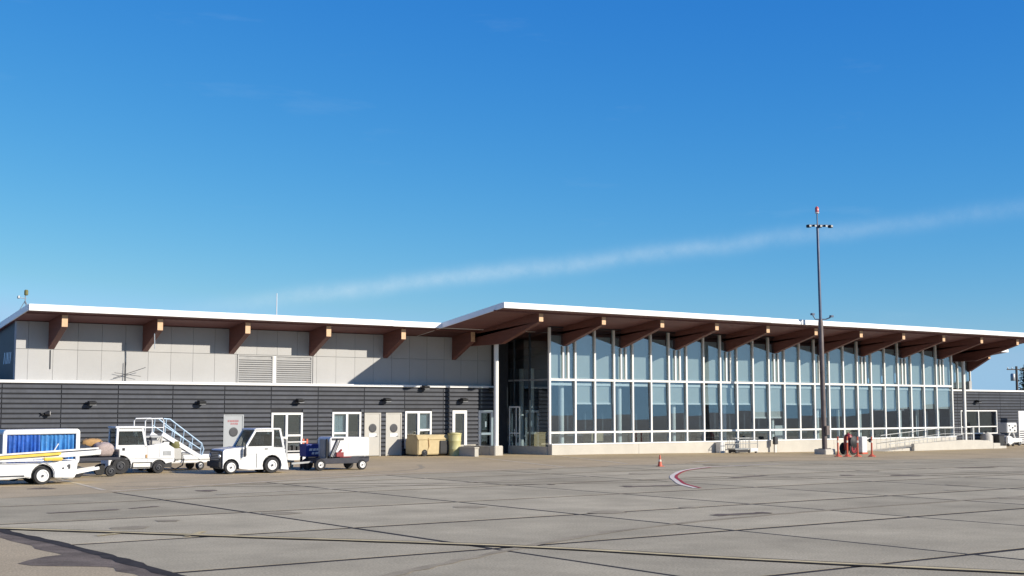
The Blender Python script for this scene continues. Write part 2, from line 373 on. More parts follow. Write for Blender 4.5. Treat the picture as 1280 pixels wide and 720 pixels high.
stripe('edge_line', 'line_white', [(36.0, 42.6), (38.2, 42.0), (40.2, 41.7)], .30, .010, .2)
stripe('edge_line', 'line_white', [(41.5, 43.2), (43.0, 43.8)], .35, .010, .2)
stripe('edge_line', 'line_white', [(13.95, 45.5), (13.5, 41.5), (13.1, 38.3)], .16, .010, .12)
stripe('edge_line', 'line_white', [(36.9, 53.9), (35.2, 48), (33.6, 42.6)], .20, .010, .1)
stripe('edge_line', 'line_white', [(41.5, 53.4), (39.7, 48.4), (37.9, 43.6)], .20, .010, .1)
stripe('edge_line', 'line_white', [(15, 34.6), (21, 35.2), (29, 36.1), (34, 36.5)], .16, .010, .3)
stripe('edge_line', 'line_white', [(46, 38.5), (56, 38.4), (70, 38.5)], .2, .010, .4, 14)
# hills far behind the camera: they show only in the glass
vs = []; fs = []; NH = 90
for i in range(NH + 1):
    a = R(170 + 280 * i / NH); r = 1900
    h = 26 + 22 * math.exp(-((i - 52) / 7) ** 2) + 14 * math.exp(-((i - 66) / 5) ** 2) + 10 * math.sin(i * .23) + 5 * math.sin(i * .71 + 1) + 2.5 * math.sin(i * 1.9)
    vs += [(r * math.cos(a), r * math.sin(a), -3), (r * 1.15 * math.cos(a), r * 1.15 * math.sin(a), h * 1.25), (r * 1.5 * math.cos(a), r * 1.5 * math.sin(a), -3)]
for i in range(NH):
    for k in range(2): fs.append((3 * i + k, 3 * i + 3 + k, 3 * i + 4 + k, 3 * i + 1 + k))
struct(MB().add(vs, fs).build('hills', 'hill', smooth=True))

# ------------------------------------------------------------------ buildings
SLOPE = .13
YF, ZB, FT = 50.7, 7.20, .26                    # hall fascia: plane, underside height, depth
def soff(y): return ZB - SLOPE * (y - YF)       # one roof plane over hall and wings
YG, YW, YL1 = 54.5, 58.4, 58.1                  # glass wall, upper wall, low siding wall
LX0, LTOP = 4.0, 3.62
def minus(x0, x1, holes):
    """x-interval minus a list of intervals"""
    segs = [(x0, x1)]
    for a, b in holes:
        n = []
        for p, q in segs:
            if b <= p or a >= q: n.append((p, q)); continue
            if a > p: n.append((p, a))
            if b < q: n.append((b, q))
        segs = n
    return [s_ for s_ in segs if s_[1] - s_[0] > .03]
def sided_wall(parent, x0, x1, joints, y, z0, z1, openings, pitch=.2135):
    """dark wall with a recessed backing and one proud board per course and bay"""
    zs = sorted({z0, z1} | {z for o in openings for z in o[2:4] if z0 < z < z1}); back = MB()
    for a, b in zip(zs[:-1], zs[1:]):
        mid_ = (a + b) / 2
        for p, q in minus(x0, x1, [(o[0], o[1]) for o in openings if o[2] < mid_ < o[3]]): back.box(p, q, y + .03, y + .22, a, b)
    wall = back.build('wall', 'siding_back', parent); cache = {}
    js = [x0] + [j for j in joints if x0 < j < x1] + [x1]
    z = z0 + .06
    while z < z1 - .05:
        h = min(pitch - .042, z1 - .004 - z)
        for a, b in zip(js[:-1], js[1:]):
            hs = [(o[0] - .01, o[1] + .01) for o in openings if o[2] < z + h and o[3] > z]
            for p, q in minus(a + .018, b - .018, hs):
                key = (round(q - p, 3), round(h, 3))
                if key not in cache:
                    L_, H_ = key
                    # trapezoid rib: proud face with sloping top and bottom
                    cache[key] = MB().prism([(0.03, 0), (0.008, .004), (-.026, .022), (-.026, H_ - .018), (.008, H_), (.03, H_)], 0, L_, 'x').mesh('siding_board', 'siding')
                piece('siding_board', cache[key], wall, (p, y + .002, z))
        z += pitch
    return wall
def casement(parent, x0, x1, z0, z1, y, splits, fw=.10, mat='white_metal', bars=(), name='window', glassmat='window_glass', curtains=()):
    """framed window: frame proud of the siding, mullions at splits, one pane per light; bars: (light, z) cross rails"""
    f = MB(); d0, d1 = y - .06, y + .10
    f.box(x0, x1, d0, d1, z1 - fw, z1); f.box(x0, x1, d0, d1, z0, z0 + fw)
    f.box(x0, x0 + fw, d0, d1, z0 + fw, z1 - fw); f.box(x1 - fw, x1, d0, d1, z0 + fw, z1 - fw)
    ed = [x0 + fw / 2] + list(splits) + [x1 - fw / 2]
    for s_ in splits: f.box(s_ - fw * .6, s_ + fw * .6, d0, d1, z0 + fw, z1 - fw)
    for k, z in bars: f.box(ed[k] + fw * .6, ed[k + 1] - fw * .6, d0 + .012, d1, z - fw * .45, z + fw * .45)
    fr = f.build(name, mat, parent, bevel=.006, seg=1)
    for k in range(len(ed) - 1):
        a, b = ed[k] + fw * .45, ed[k + 1] - fw * .45
        zz = [z0 + fw * .8] + sorted(z for kk, z in bars if kk == k) + [z1 - fw * .8]
        for p, q in zip(zz[:-1], zz[1:]): MB().box(a, b, y + .02, y + .028, p, q).build('pane', glassmat, fr)
    for k, za, zb in curtains:
        a, b = ed[k] + fw * .5, ed[k + 1] - fw * .5; n = 26; c = MB(); vs = []
        for i in range(n + 1):
            x = a + (b - a) * i / n; yy = y + .13 + .025 * math.sin(i * 1.7)
            vs += [(x, yy, za), (x, yy, zb)]
        c.add(vs, [(2 * i, 2 * i + 2, 2 * i + 3, 2 * i + 1) for i in range(n)]).build('curtain', 'blind_fabric', fr, smooth=True)
    return fr
def beam(parent, x, y0, y1, ztop, tip, ymid, zmid, w=.27):
    """tapered glulam: shallow at the tip, deep where it meets the wall; pale end grain"""
    prof = [(y0, ztop(y0)), (y0, ztop(y0) - tip), (ymid, zmid), (y1, zmid - .03), (y1, ztop(y1))]
    o = MB().prism(prof, x - w / 2, x + w / 2, 'x').build('beam', 'glulam', parent, bevel=.012, seg=1)
    MB().box(x - w / 2 + .01, x + w / 2 - .01, y0 - .012, y0 + .0, ztop(y0) - tip + .012, ztop(y0) - .012).build('end_cap', 'endgrain', o)
    return o
def roof(parent, x0, x1, y0, y1, xs_left=True, xs_right=True):
    zt = soff(y0) + FT - .03
    r = MB().prism([(y0 + .05, soff(y0 + .05)), (y1, soff(y1)), (y1, soff(y1) + .2), (y0 + .05, soff(y0 + .05) + .2)], x0 + .05, x1 - .05, 'x').build('roof', 'soffit', parent)
    MB().prism([(y0 + .04, soff(y0) + .2), (y1, soff(y1) + .205), (y1, soff(y1) + .24), (y0 + .04, soff(y0) + .25)], x0 + .02, x1 - .02, 'x').build('roof_membrane', 'roof_top', r)
    nl = max(1, round((x1 - x0) / 3.05)); rj = random.Random(5)
    for k in range(nl):
        a, b = x0 + (x1 - x0) * k / nl, x0 + (x1 - x0) * (k + 1) / nl; dz = rj.uniform(-.006, .006)
        MB().box(a + .002, b - .002, y0 - .03, y0 + .035, soff(y0) - .02 + dz, soff(y0) + FT + dz).build('fascia', 'fascia', r, bevel=.008, seg=1)
        if k: MB().box(a - .03, a + .03, y0 - .036, y0 - .031, soff(y0) - .012, soff(y0) + FT - .012).build('cover_strip', 'white_metal', r)
    for on, x in ((xs_left, x0), (xs_right, x1)):
        if on:
            a = x - .03 if x == x0 else x - .02
            MB().prism([(y0 + .037, soff(y0) - .015), (y1, soff(y1) - .015), (y1, soff(y1) + FT - .01), (y0 + .037, soff(y0) + FT - .01)], a, a + .05, 'x').build('side_flashing', 'fascia', r)
    # trim batten along the beam tips
    return r

# ---- baggage wing on the left
bw = thing('baggage_wing', 'low dark ribbed baggage wing with pale upper storey, left of the glass hall', 'building', (15.9, YL1, 0))
jl = [15.36 - 2.52 * 2, 15.36 - 2.52, 15.36, 17.87, 20.39, 22.94, 25.48, 27.87, 30.39, 32.99, 35.37, 37.73, 40.0]
DOORS = [(25.47, 26.45, 0, 2.12), (33.04, 33.95, 0, 2.19), (34.28, 35.18, 0, 2.19)]
WINS = [(27.89, 29.56, .35, 2.20), (31.18, 32.81, .43, 2.23), (35.39, 37.00, .36, 2.27), (38.30, 39.22, .12, 2.31), (39.99, 40.93, .12, 2.31)]
sided_wall(bw, LX0, 41.0, jl, YL1, 0, LTOP - .12, DOORS + WINS)
MB().box(LX0, 41.0, YL1 - .05, YL1 + .30, LTOP - .12, LTOP).build('flashing', 'fascia', bw, bevel=.01, seg=1)
MB().box(41.0, 41.95, YL1 - .02, YL1 + .22, 0, 6.2).build('corner_wall', 'siding_back', bw)
MB().box(LX0, LX0 + .2, YL1 + .23, 72, 0, LTOP - .13).box(LX0, 42, 71.9, 72.1, 0, 4.4).build('rear_wall', 'siding_back', bw)
MB().box(LX0, 15.88, YL1 + .31, 71.8, LTOP - .35, LTOP - .10).build('low_roof', 'roof_top', bw)
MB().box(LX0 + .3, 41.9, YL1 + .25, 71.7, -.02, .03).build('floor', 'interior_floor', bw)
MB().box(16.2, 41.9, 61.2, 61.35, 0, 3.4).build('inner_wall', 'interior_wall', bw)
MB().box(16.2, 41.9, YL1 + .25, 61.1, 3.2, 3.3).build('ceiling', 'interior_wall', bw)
casement(bw, *WINS[0][:2], *WINS[0][2:], YL1, [28.70], .10, bars=[(1, 1.10), (0, 1.0)])
casement(bw, *WINS[1][:2], *WINS[1][2:], YL1, [32.01], .10, bars=[(0, 1.18)], curtains=[(0, .5, 2.15)])
casement(bw, *WINS[2][:2], *WINS[2][2:], YL1, [36.20], .11, bars=[(1, 1.30)], curtains=[(1, 1.3, 2.2)])
casement(bw, *WINS[3][:2], *WINS[3][2:], YL1, [], .17, name='glazed_door')
gd = casement(bw, *WINS[4][:2], *WINS[4][2:], YL1, [], .14, bars=[(0, 1.06)], name='glazed_door')
MB().box(40.42, 40.52, YL1 - .0, YL1 + .012, 1.42, 1.72).build('notice', 'white_metal', gd)
def flush_door(x0, x1, z1, mat, lab, wz, wr, sign):
    d = MB().box(x0 + .05, x1 - .05, YL1 - .01, YL1 + .06, .03, z1 - .06).build('door', mat, bw, bevel=.008, seg=1)
    if lab: d['label'] = lab
    MB().box(x0 - .02, x0 + .045, YL1 - .03, YL1 + .1, .0, z1).box(x1 - .045, x1 + .02, YL1 - .03, YL1 + .1, 0, z1).box(x0 + .045, x1 - .045, YL1 - .03, YL1 + .1, z1 - .055, z1).build('frame', mat, d)
    cx = (x0 + x1) / 2
    MB().lathe([(wr + .05, 0), (wr + .05, -.02), (wr, -.024), (wr, -.02)], (cx, YL1 - .012, wz), 'y', 24).build('porthole_ring', 'dark_metal', d)
    MB().lathe([(wr, 0), (wr, -.012)], (cx, YL1 - .014, wz), 'y', 24).build('porthole', 'black', d)
    MB().tube([(x1 - .16, YL1 - .02, 1.02), (x1 - .16, YL1 - .08, 1.02), (x1 - .28, YL1 - .08, 1.02)], .014).build('handle', 'grey_metal', d)
    if sign == 'plate': MB().box(cx - .22, cx + .22, YL1 - .022, YL1 - .012, wz - .44, wz - .27).build('plate', 'white_paint', d)
    return d
d1 = flush_door(*DOORS[0][:2], DOORS[0][3], 'door_grey', 'pale grey steel door with red markings above its round window', 1.30, .17, None)
flush_door(*DOORS[1][:2], DOORS[1][3], 'cream', None, 1.42, .17, 'plate'); flush_door(*DOORS[2][:2], DOORS[2][3], 'cream', None, 1.41, .17, 'plate')
rl_ = random.Random(4)
for z, xs in ((1.76, (25.70, 25.80, 25.89, 25.98, 26.08, 26.17)), (1.63, (25.85, 25.95, 26.05, 26.14))):
    for x in xs:   # red marks, unreadable at this distance
        MB().box(x - .035, x - .018, YL1 - .016, YL1 - .011, z, z + .10).box(x + .012, x + .028, YL1 - .016, YL1 - .011, z + .02 * rl_.random(), z + .10).box(x - .018, x + .012, YL1 - .016, YL1 - .011, z + .04, z + .056).build('red_marking', 'line_red', d1)
MB().box(38.75, 39.8, YL1 - .035, YL1 - .02, .42, .50).build('kick_plate', 'concrete', bw)
# upper storey: cladding panels on a darker backing, louvres
UX0 = 15.95
up = MB().box(UX0, 41.95, YW + .03, YW + .25, LTOP - .2, soff(YW) - .02).box(UX0 + .03, UX0 + .25, YW + .25, 72, LTOP - .2, 4.5).build('upper_wall', 'panel_joint', bw)
px = [UX0, 16.47] + [16.47 + 1.075 * k for k in range(1, 24)] + [41.95]
cache = {}
def panel_piece(x0, x1, z0, z1):
    key = (round(x1 - x0, 3), round(z1 - z0, 3))
    if key not in cache: cache[key] = MB().box(0, key[0], -.02, .03, 0, key[1]).mesh('cladding_panel', 'panel')
    piece('cladding_panel', cache[key], up, (x0, YW, z0))
LV = [(26.24, 28.10), (28.22, 30.21)]
for a, b in zip(px[:-1], px[1:]):
    panel_piece(a + .006, b - .006, 4.985, soff(YW) - .03)
    for p, q in minus(a + .006, b - .006, [(26.2, 30.25)]): panel_piece(p, q, LTOP - .1, 4.97)
MB().prism([(YW + .26, LTOP - .1), (72, LTOP - .1), (72, soff(72) - .03), (YW + .26, soff(YW) - .05)], UX0 - .0, UX0 + .028, 'x').build('shade_toned_end_cladding', 'siding', bw)  # dark siding colour stands in for the shade on this end wall
for k, (y, w_) in enumerate(((59.15, .10), (59.4, .07), (59.6, .12), (59.85, .06), (60.1, .1))):   # faint marks on the shaded end
    MB().prism([(y, 4.35), (y + w_, 4.35), (y + w_ - .12, 4.85), (y - .12, 4.85)], UX0 - .012, UX0 - .003, 'x').build('end_marking', 'blue_rail', bw)
for a, b in LV:
    lv = MB().box(a, b, YW - .02, YW + .02, LTOP - .1, LTOP - .05).box(a, b, YW - .02, YW + .02, 4.92, 4.97).box(a, a + .06, YW - .02, YW + .02, LTOP - .05, 4.92).box(b - .06, b, YW - .02, YW + .02, LTOP - .05, 4.92).build('louvre', 'panel', bw)
    sm = MB().prism([(-.03, 0), (.03, .05), (.03, .062), (-.03, .012)], 0, b - a - .12, 'x').mesh('slat', 'panel')
    for k in range(12): piece('slat', sm, lv, (a + .06, YW - .005, LTOP - .02 + k * .103))
MB().box(28.10, 28.22, YW - .03, YW + .02, LTOP - .1, 4.95).build('louvre_post', 'white_metal', bw)
roof(bw, 15.8, 42.3, 56.1, 74.0, True, False)
for k in range(6):
    beam(bw, 17.46 + 4.228 * k, 56.6, 60, lambda y: soff(y) - .005, .56, YW, 4.98)
MB().box(15.86, 39.0, 56.58, 56.62, soff(56.6) - .05, soff(56.6) + .0).build('soffit_batten', 'glulam', bw)
MB().tube([(17.42, YW - .04, 4.95), (17.43, YW - .04, 4.12)], .022).build('conduit', 'dark_metal', bw)
MB().tube([(20.78, YW - .04, 5.35), (20.8, YW - .04, LTOP)], .03).build('conduit', 'grey_metal', bw)
MB().tube([(21.55, 56.9, 5.75), (21.58, 56.9, 5.05)], .02).build('drop_rod', 'alu', bw)

# ---- glass departure hall
gh = thing('passenger_terminal', 'long glass-fronted terminal hall under a timber roof on tapered beams', 'building', (59, YG, 0))
MX = [42.0] + [43.71 + 1.344 * k for k in range(24)] + [76.32]
BX = [39.04 + 4.02 * k for k in range(11)]
ZT, ZL, ZS = 3.92, 1.15, .57
GT = soff(YG) - .06
ro = roof(gh, 36.35, 82.2, YF, 74.0)
MB().box(36.2, 82.1, 51.28, 51.33, soff(51.3) - .07, soff(51.3) - .001).build('soffit_batten', 'glulam', gh)
for x in BX: beam(gh, x, 51.3, 66.5, lambda y: soff(y) - .004, .46, YG, 5.70)
# plinth in cast lengths with joints, sill flashing
pl = MB()
cuts = [42.0, 48.0, 54.25, 54.5, 58.2, 58.6, 64.0, 70.2, 76.4]
for k, (a, b) in enumerate(zip(cuts[:-1], cuts[1:])):
    MB().box(a + (.004 if k else 0), b - .004, YG - .22 + (.10 if b - a < .3 else 0), YG + .12, gz(b) - .1, ZS - .07).build('plinth', 'concrete', gh, bevel=.01, seg=1)
MB().box(41.98, 76.42, YG - .25, YG + .14, ZS - .07, ZS).build('sill', 'white_metal', gh, bevel=.008, seg=1)
mm = MB().box(-.05, .05, -.09, .05, 0, GT - ZS - .001).mesh('mullion', 'white_metal')
for k, x in enumerate(MX): piece('mullion', mm, gh, (x, YG, ZS + .001))
for z, h in ((ZT, .11), (ZL, .10)):
    for a, b in zip(MX[:-1], MX[1:]): MB().box(a + .051, b - .051, YG - .075, YG + .04, z - h / 2, z + h / 2).build('transom', 'white_metal', gh)
MB().box(MX[0], MX[-1], YG - .06, YG + .05, GT, soff(YG) + .01).build('head_rail', 'dark_metal', gh)
# panes, each tipped a little as set
pc = {}
for k, (a, b) in enumerate(zip(MX[:-1], MX[1:])):
    for z0, z1, tilt in ((ZS + .002, ZL - .051, .0), (ZL + .051, ZT - .056, .0145), (ZT + .056, GT - .002, .004)):
        key = (round(b - a, 2), z0)
        if key not in pc:
            w_, h_ = b - a - .104, z1 - z0; t_ = tilt * h_
            pc[key] = MB().add([(0, 0, 0), (w_, 0, 0), (w_, t_, h_), (0, t_, h_), (0, .012, 0), (w_, .012, 0), (w_, t_ + .012, h_), (0, t_ + .012, h_)],
                               [(0, 1, 2, 3), (7, 6, 5, 4), (0, 4, 5, 1), (3, 2, 6, 7), (0, 3, 7, 4), (1, 5, 6, 2)]).mesh('pane', 'tinted_glass')
        pn_ = piece('pane', pc[key], gh, (a + .052, YG - .012, z0)); pn_.rotation_euler = (random.uniform(-.0022, .0022), 0, random.uniform(-.002, .002))
# roller blinds: all upper lights, lower lights to differing heights
HEM = {1: 2.72, 2: 2.72, 5: 2.72, 6: 2.72, 7: 2.72, 8: 2.72, 9: 2.72, 10: 2.72, 11: 1.92, 12: 1.92, 13: 2.72, 14: 2.72}
for k in range(15, 25): HEM[k] = 2.40
for k, (a, b) in enumerate(zip(MX[:-1], MX[1:])):
    bl = MB().box(a + .06, b - .06, YG + .16, YG + .168, ZT + .12, 6.25).build('blind', 'blind', gh)
    MB().box(a + .05, b - .05, YG + .14, YG + .19, ZT + .08, ZT + .12).build('hem_bar', 'white_metal', bl)
    cs = MB().box(a + .04, b - .10, YG + .09, YG + .2, ZT - .30, ZT - .17).build('blind_cassette', 'white_metal', gh)
    if k in HEM:
        bl = MB().box(a + .06, b - .10, YG + .16, YG + .168, HEM[k], ZT - .30).build('blind', 'blind', gh)
        if k < 15: MB().box(a + .05, b - .10, YG + .10, YG + .17, HEM[k] - .09, HEM[k]).build('hem_bar', 'white_metal', bl)
# twin posts under every beam, round columns inside
for x in BX[1:10]:
    for s_ in (-1, 1):
        MB().box(x + s_ * .17 - .05, x + s_ * .17 + .05, YG - .085, YG - .02, ZT + .05, 5.69).build('post', 'white_metal', gh)
    MB().lathe([(.15, .05), (.15, ZT - .1)], (x + .12, YG + .5, 0), 'z', 16).build('column', 'white_metal', gh, smooth=True)
def ext_column(x, y, z1):
    MB().lathe([(.125, gz(x) + .5), (.125, z1)], (x, y, 0), 'z', 18).build('column', 'white_metal', gh, smooth=True)
    MB().box(x - .26, x + .26, y - .26, y + .26, gz(x) - .05, gz(x) + .5).build('column_base', 'concrete', gh, bevel=.03)
ext_column(39.35, 55.55, 5.75); ext_column(79.4, 55.7, 5.75)
# left return with the side entrance
RX = 42.0
ry = [YG + .06, 56.2, 57.6, YW - .05]
MB().box(RX - .06, RX + .12, YG + .15, YW, -.05, .42).build('plinth', 'concrete', gh)
for y in ry[1:]: MB().box(RX - .05, RX + .05, y - .035, y + .035, .42, soff(y) - .05).build('mullion', 'dark_metal', gh)
for a, b in zip(ry[:-1], ry[1:]):
    MB().box(RX - .045, RX + .045, a + .036, b - .036, ZT - .045, ZT + .045).build('transom', 'grey_metal', gh)
    MB().box(RX - .006, RX + .006, a + .036, b - .036, .43, ZT - .046).build('pane', 'tinted_glass', gh)
    MB().box(RX - .006, RX + .006, a + .036, b - .036, ZT + .046, soff(b) - .06).build('pane', 'tinted_glass', gh)
ed = thing  # (side entrance is a part of the hall)
sd_ = MB().box(RX - .08, RX - .052, 56.98, 57.05, .42, 2.45).box(RX - .08, RX - .052, 57.30, 57.36, .42, 2.45).box(RX - .08, RX - .052, 57.9, 57.98, .42, 2.45).box(RX - .08, RX - .052, 56.98, 57.98, 2.45, 2.53).box(RX - .08, RX - .052, 57.05, 57.3, 1.05, 1.12).box(RX - .08, RX - .052, 57.36, 57.9, 1.05, 1.12).build('side_door', 'white_metal', gh)
MB().tube([(RX - .10, 57.42, .95), (RX - .12, 57.42, 1.3)], .015).build('handle', 'alu', sd_)
# right return, upper lights past the corner, roof stub over them
MB().box(76.30, 76.36, YG + .2, YW, -.3, soff(YW) - .06).build('end_wall', 'siding_back', gh)
cx_ = [76.36 + 1.53 * k for k in range(6)]
for x in cx_: MB().box(x - .035, x + .035, YW - .09, YW + .05, 3.85, soff(YW) - .04).build('mullion', 'white_metal', gh)
for a, b in zip(cx_[:-1], cx_[1:]):
    MB().box(a + .036, b - .036, YW - .01, YW, 3.9, soff(YW) - .05).build('pane', 'tinted_glass', gh)
    MB().box(a + .05, b - .05, YW + .15, YW + .16, 3.9, 5.8).build('blind', 'blind', gh)
MB().box(83.8, 84.1, YW - .1, 72, 3.7, soff(72)).build('end_wall', 'panel', gh)
roof(gh, 82.3, 85.3, 56.0, 74.0, False, True)
beam(gh, 84.0, 56.7, 60, lambda y: soff(y) - .005, .40, YW, 5.1)
# interior
for x, y in ((43.25, 58.65), (43.3, 57.75)): MB().lathe([(.13, .05), (.13, 4.6)], (x, y, 0), 'z', 16).build('column', 'white_metal', gh, smooth=True)
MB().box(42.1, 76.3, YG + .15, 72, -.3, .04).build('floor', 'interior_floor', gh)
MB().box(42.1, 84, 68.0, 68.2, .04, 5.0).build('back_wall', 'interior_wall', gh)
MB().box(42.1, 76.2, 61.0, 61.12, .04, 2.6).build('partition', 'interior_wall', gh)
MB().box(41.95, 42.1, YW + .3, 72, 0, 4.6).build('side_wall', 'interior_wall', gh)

# ---- annex on the right
ax = thing('service_annex', 'low dark ribbed annex with wide windows beyond the right end of the glass hall', 'building', (90, YL1, -.25))
AW = [(82.3, 86.72, .58, 2.30)]; AD = [(90.3, 92.4, -.25, 2.25)]
sided_wall(ax, 76.5, 108, [79.2, 82.0, 84.6, 87.2, 89.8, 92.4, 95, 97.6, 100.2, 102.8, 105.4], YL1, -.25, 3.68, AW + AD)
MB().box(76.5, 108, YL1 - .05, YL1 + .3, 3.68, 3.80).build('flashing', 'fascia', ax, bevel=.01, seg=1)
MB().box(84.2, 108, YL1 + .31, 72, 3.4, 3.72).box(107.8, 108, YL1 + .25, 72, -.25, 3.4).box(84.2, 108, 71.8, 72, -.25, 3.4).build('roof', 'roof_top', ax)
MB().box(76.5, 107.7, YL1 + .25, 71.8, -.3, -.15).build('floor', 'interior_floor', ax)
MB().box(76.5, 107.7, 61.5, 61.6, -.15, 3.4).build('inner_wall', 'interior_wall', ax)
casement(ax, *AW[0], YL1, [84.45], .08, bars=[(0, 1.11), (1, 1.11)])
dd = MB().box(90.35, 92.35, YL1 + .05, YL1 + .1, -.22, 2.2).build('door', 'dark_metal', ax); MB().box(90.3, 90.42, YL1 - .05, YL1 + .12, -.25, 2.3).build('frame', 'dark_metal', dd)

# ------------------------------------------------------------------ things fixed to the buildings
def flood(loc, label, first=[None]):
    if first[0] is None:
        t_ = thing('flood_lamp', label, 'lamp', loc, 0, 'floodlights on the dark ribbed walls', local=True)
        MB().box(-.07, .07, -.10, -.02, -.09, .09).build('wall_box', 'black', t_, bevel=.01, seg=1)
        h_ = MB().prism([(-.42, .05), (-.12, .11), (-.12, -.07), (-.40, -.03)], -.17, .17, 'x').build('housing', 'black', t_, bevel=.015, seg=1)
        MB().box(-.15, .15, -.40, -.14, -.085, -.072).build('lens', 'grey_metal', h_)
        first[0] = t_; return t_
    return dup(first[0], loc, 0, label)
flood((19.15, YL1, 2.63), 'dark wall floodlight on the ribbed wall above the tractor and luggage cart')
flood((24.25, YL1, 2.68), 'dark wall floodlight left of the grey door with red markings')
flood((29.3, YL1, 2.78), 'dark wall floodlight above the double window nearest the grey door')
flood((34.2, YL1, 2.84), 'dark wall floodlight above the pair of cream doors')
flood((36.5, YL1, 3.50), 'dark floodlight tucked under the white wall edge right of the cream doors')
flood((38.9, YL1, 2.86), 'dark floodlight above the narrow glazed door, beside the column shadow')
flood((40.75, YL1, 3.42), 'dark floodlight at the right end of the ribbed wall behind the white column')
flood((84.2, YL1, 2.95), 'dark floodlight on the far annex above its wide window')
sl = thing('spot_lamp', 'small dark swivel spotlight with white face on the wall at far left', 'lamp', (17.16, YL1, 2.18))
MB().box(17.0, 17.12, YL1 - .08, YL1 - .02, 2.10, 2.22).tube([(17.06, YL1 - .08, 2.16), (17.06, YL1 - .2, 2.15)], .03).build('bracket', 'black', sl)
MB().lathe([(.05, 0), (.13, .16), (.13, .2)], (17.14, YL1 - .16, 2.18), 'x', 14).build('head', 'black', sl); MB().lathe([(.115, 0), (.115, .01)], (17.345, YL1 - .16, 2.18), 'x', 14).build('lens', 'white_paint', sl)
# aerials
wsx, wsy = 15.98, 57.3; wz0 = soff(wsy) + .24
wst = thing('weather_station', 'small wind sensor on a tripod at the left end of the roof', 'weather station', (wsx, wsy, wz0))
MB().tube([(wsx, wsy, wz0 + .25), (wsx, wsy, wz0 + .8)], .02).build('pole', 'grey_metal', wst)
for a in range(3): MB().tube([(wsx + .22 * math.cos(a * 2.1 + .5), wsy + .22 * math.sin(a * 2.1 + .5), wz0), (wsx, wsy, wz0 + .4)], .015).build('leg', 'grey_metal', wst)
MB().tube([(wsx - .28, wsy, wz0 + .52), (wsx + .05, wsy, wz0 + .48)], .015).lathe([(.05, 0), (.06, .03), (.05, .12)], (wsx - .28, wsy, wz0 + .47), 'z', 10).build('wind_sensor', 'grey_metal', wst)
MB().lathe([(.05, 0), (.085, .02), (.085, .2), (.05, .24)], (wsx + .03, wsy, wz0 + .62), 'z', 12).build('sensor_head', 'olive', wst, smooth=True)
wx_, wy_ = 29.2, 60.4
tag(MB().tube([(wx_, wy_, soff(wy_) + .2), (wx_, wy_, 8.2)], .035, r2=.022).lathe([(.07, 0), (.05, .12)], (wx_, wy_, soff(wy_) + .2)).build('whip_antenna', 'white_paint'), 'slim white whip antenna standing on the left roof', 'antenna')
ya = thing('yagi_antenna', 'thin spindly aerial on a short mast in front of the pale upper wall', 'antenna', (20.75, 58.35, LTOP))
ya.location.y = 58.25; OFF[ya] = Vector(ya.location)
MB().tube([(20.75, 58.25, LTOP), (20.75, 58.25, 4.5)], .018).build('pole', 'dark_metal', ya)
MB().tube([(20.2, 58.25, 3.75), (21.55, 57.9, 4.25)], .012).tube([(20.25, 58.25, 4.0), (21.4, 58.1, 3.85)], .010).build('boom', 'dark_metal', ya)

# ------------------------------------------------------------------ vehicles
def wheel(parent, x, y, r, w, rim, side=-1, rr=.55, z=0.):
    t_ = MB().lathe([(r * .62, -w / 2), (r * .93, -w / 2), (r, -w * .3), (r, w * .3), (r * .93, w / 2), (r * .62, w / 2)], (x, y, r + z), 'y', 26).build('wheel', 'rubber', parent, smooth=True)
    MB().lathe([(r * rr, 0), (r * rr, side * .03), (r * rr * .82, side * .035), (r * rr * .72, side * .005), (r * .18, side * .005), (r * .18, side * .03), (.001, side * .03)], (x, y + side * (w / 2 - .004), r + z), 'y', 22).build('rim', rim, t_)
    MB().lathe([(r * .14, 0), (r * .12, side * .03)], (x, y + side * (w / 2 + .02), r + z), 'y', 10).build('hub', 'dark_metal', t_)
    return t_
def arch(cx, cz, r, z0, n=10):
    """points of a wheel arch from right to left along the lower edge of an outline"""
    a0 = math.asin(max(-1, min(1, (z0 - cz) / r)))
    return [(cx + r * math.cos(a0 + (math.pi - 2 * a0) * k / n), cz + r * math.sin(a0 + (math.pi - 2 * a0) * k / n)) for k in range(n + 1)]

# white tow tractor facing left, in the middle
tg = thing('tow_tractor', 'white tow tractor with closed cab and dark grille, facing left before the grey door', 'tractor', (21.1, 45.65, 0), R(-3), local=True)
# local: x -1.31 (front) .. 1.26 (rear), y -.65 (near) .. .65
prof = [(-1.31, .28)] + list(reversed(arch(-.99, .25, .33, .2)))
prof = [(-1.31, .24), (-1.30, .2)]
prof += list(reversed(arch(-.99, .25, .31, .2))) + [(-.3, .15), (.02, .15)] + list(reversed(arch(.60, .30, .38, .15))) + [(1.22, .12), (1.27, .12), (1.16, .62), (1.07, .94), (-.42, .98), (-.6, .97), (-1.24, .90), (-1.31, .84)]
MB().prism(prof, -.64, .64).build('body', 'white_paint', tg, bevel=.035)
MB().box(-1.22, 1.1, -.5, .5, .17, .6).build('chassis', 'black', tg)
fr = MB().box(-1.37, -1.312, -.58, .58, .20, .86).build('grille', 'dark_metal', tg, bevel=.02)
MB().box(-1.46, -1.372, -.62, .62, .26, .46).build('bumper', 'rubber', fr, bevel=.02)
for k in range(5): MB().box(-1.385, -1.371, -.4, .4, .52 + .06 * k, .545 + .06 * k).build('grille_bar', 'grey_metal', fr)
for s_ in (-1, 1): MB().lathe([(.075, 0), (.08, -.03), (.05, -.045)], (-1.37, s_ * .49, .66), 'x', 16).build('headlight', 'alu', tg)
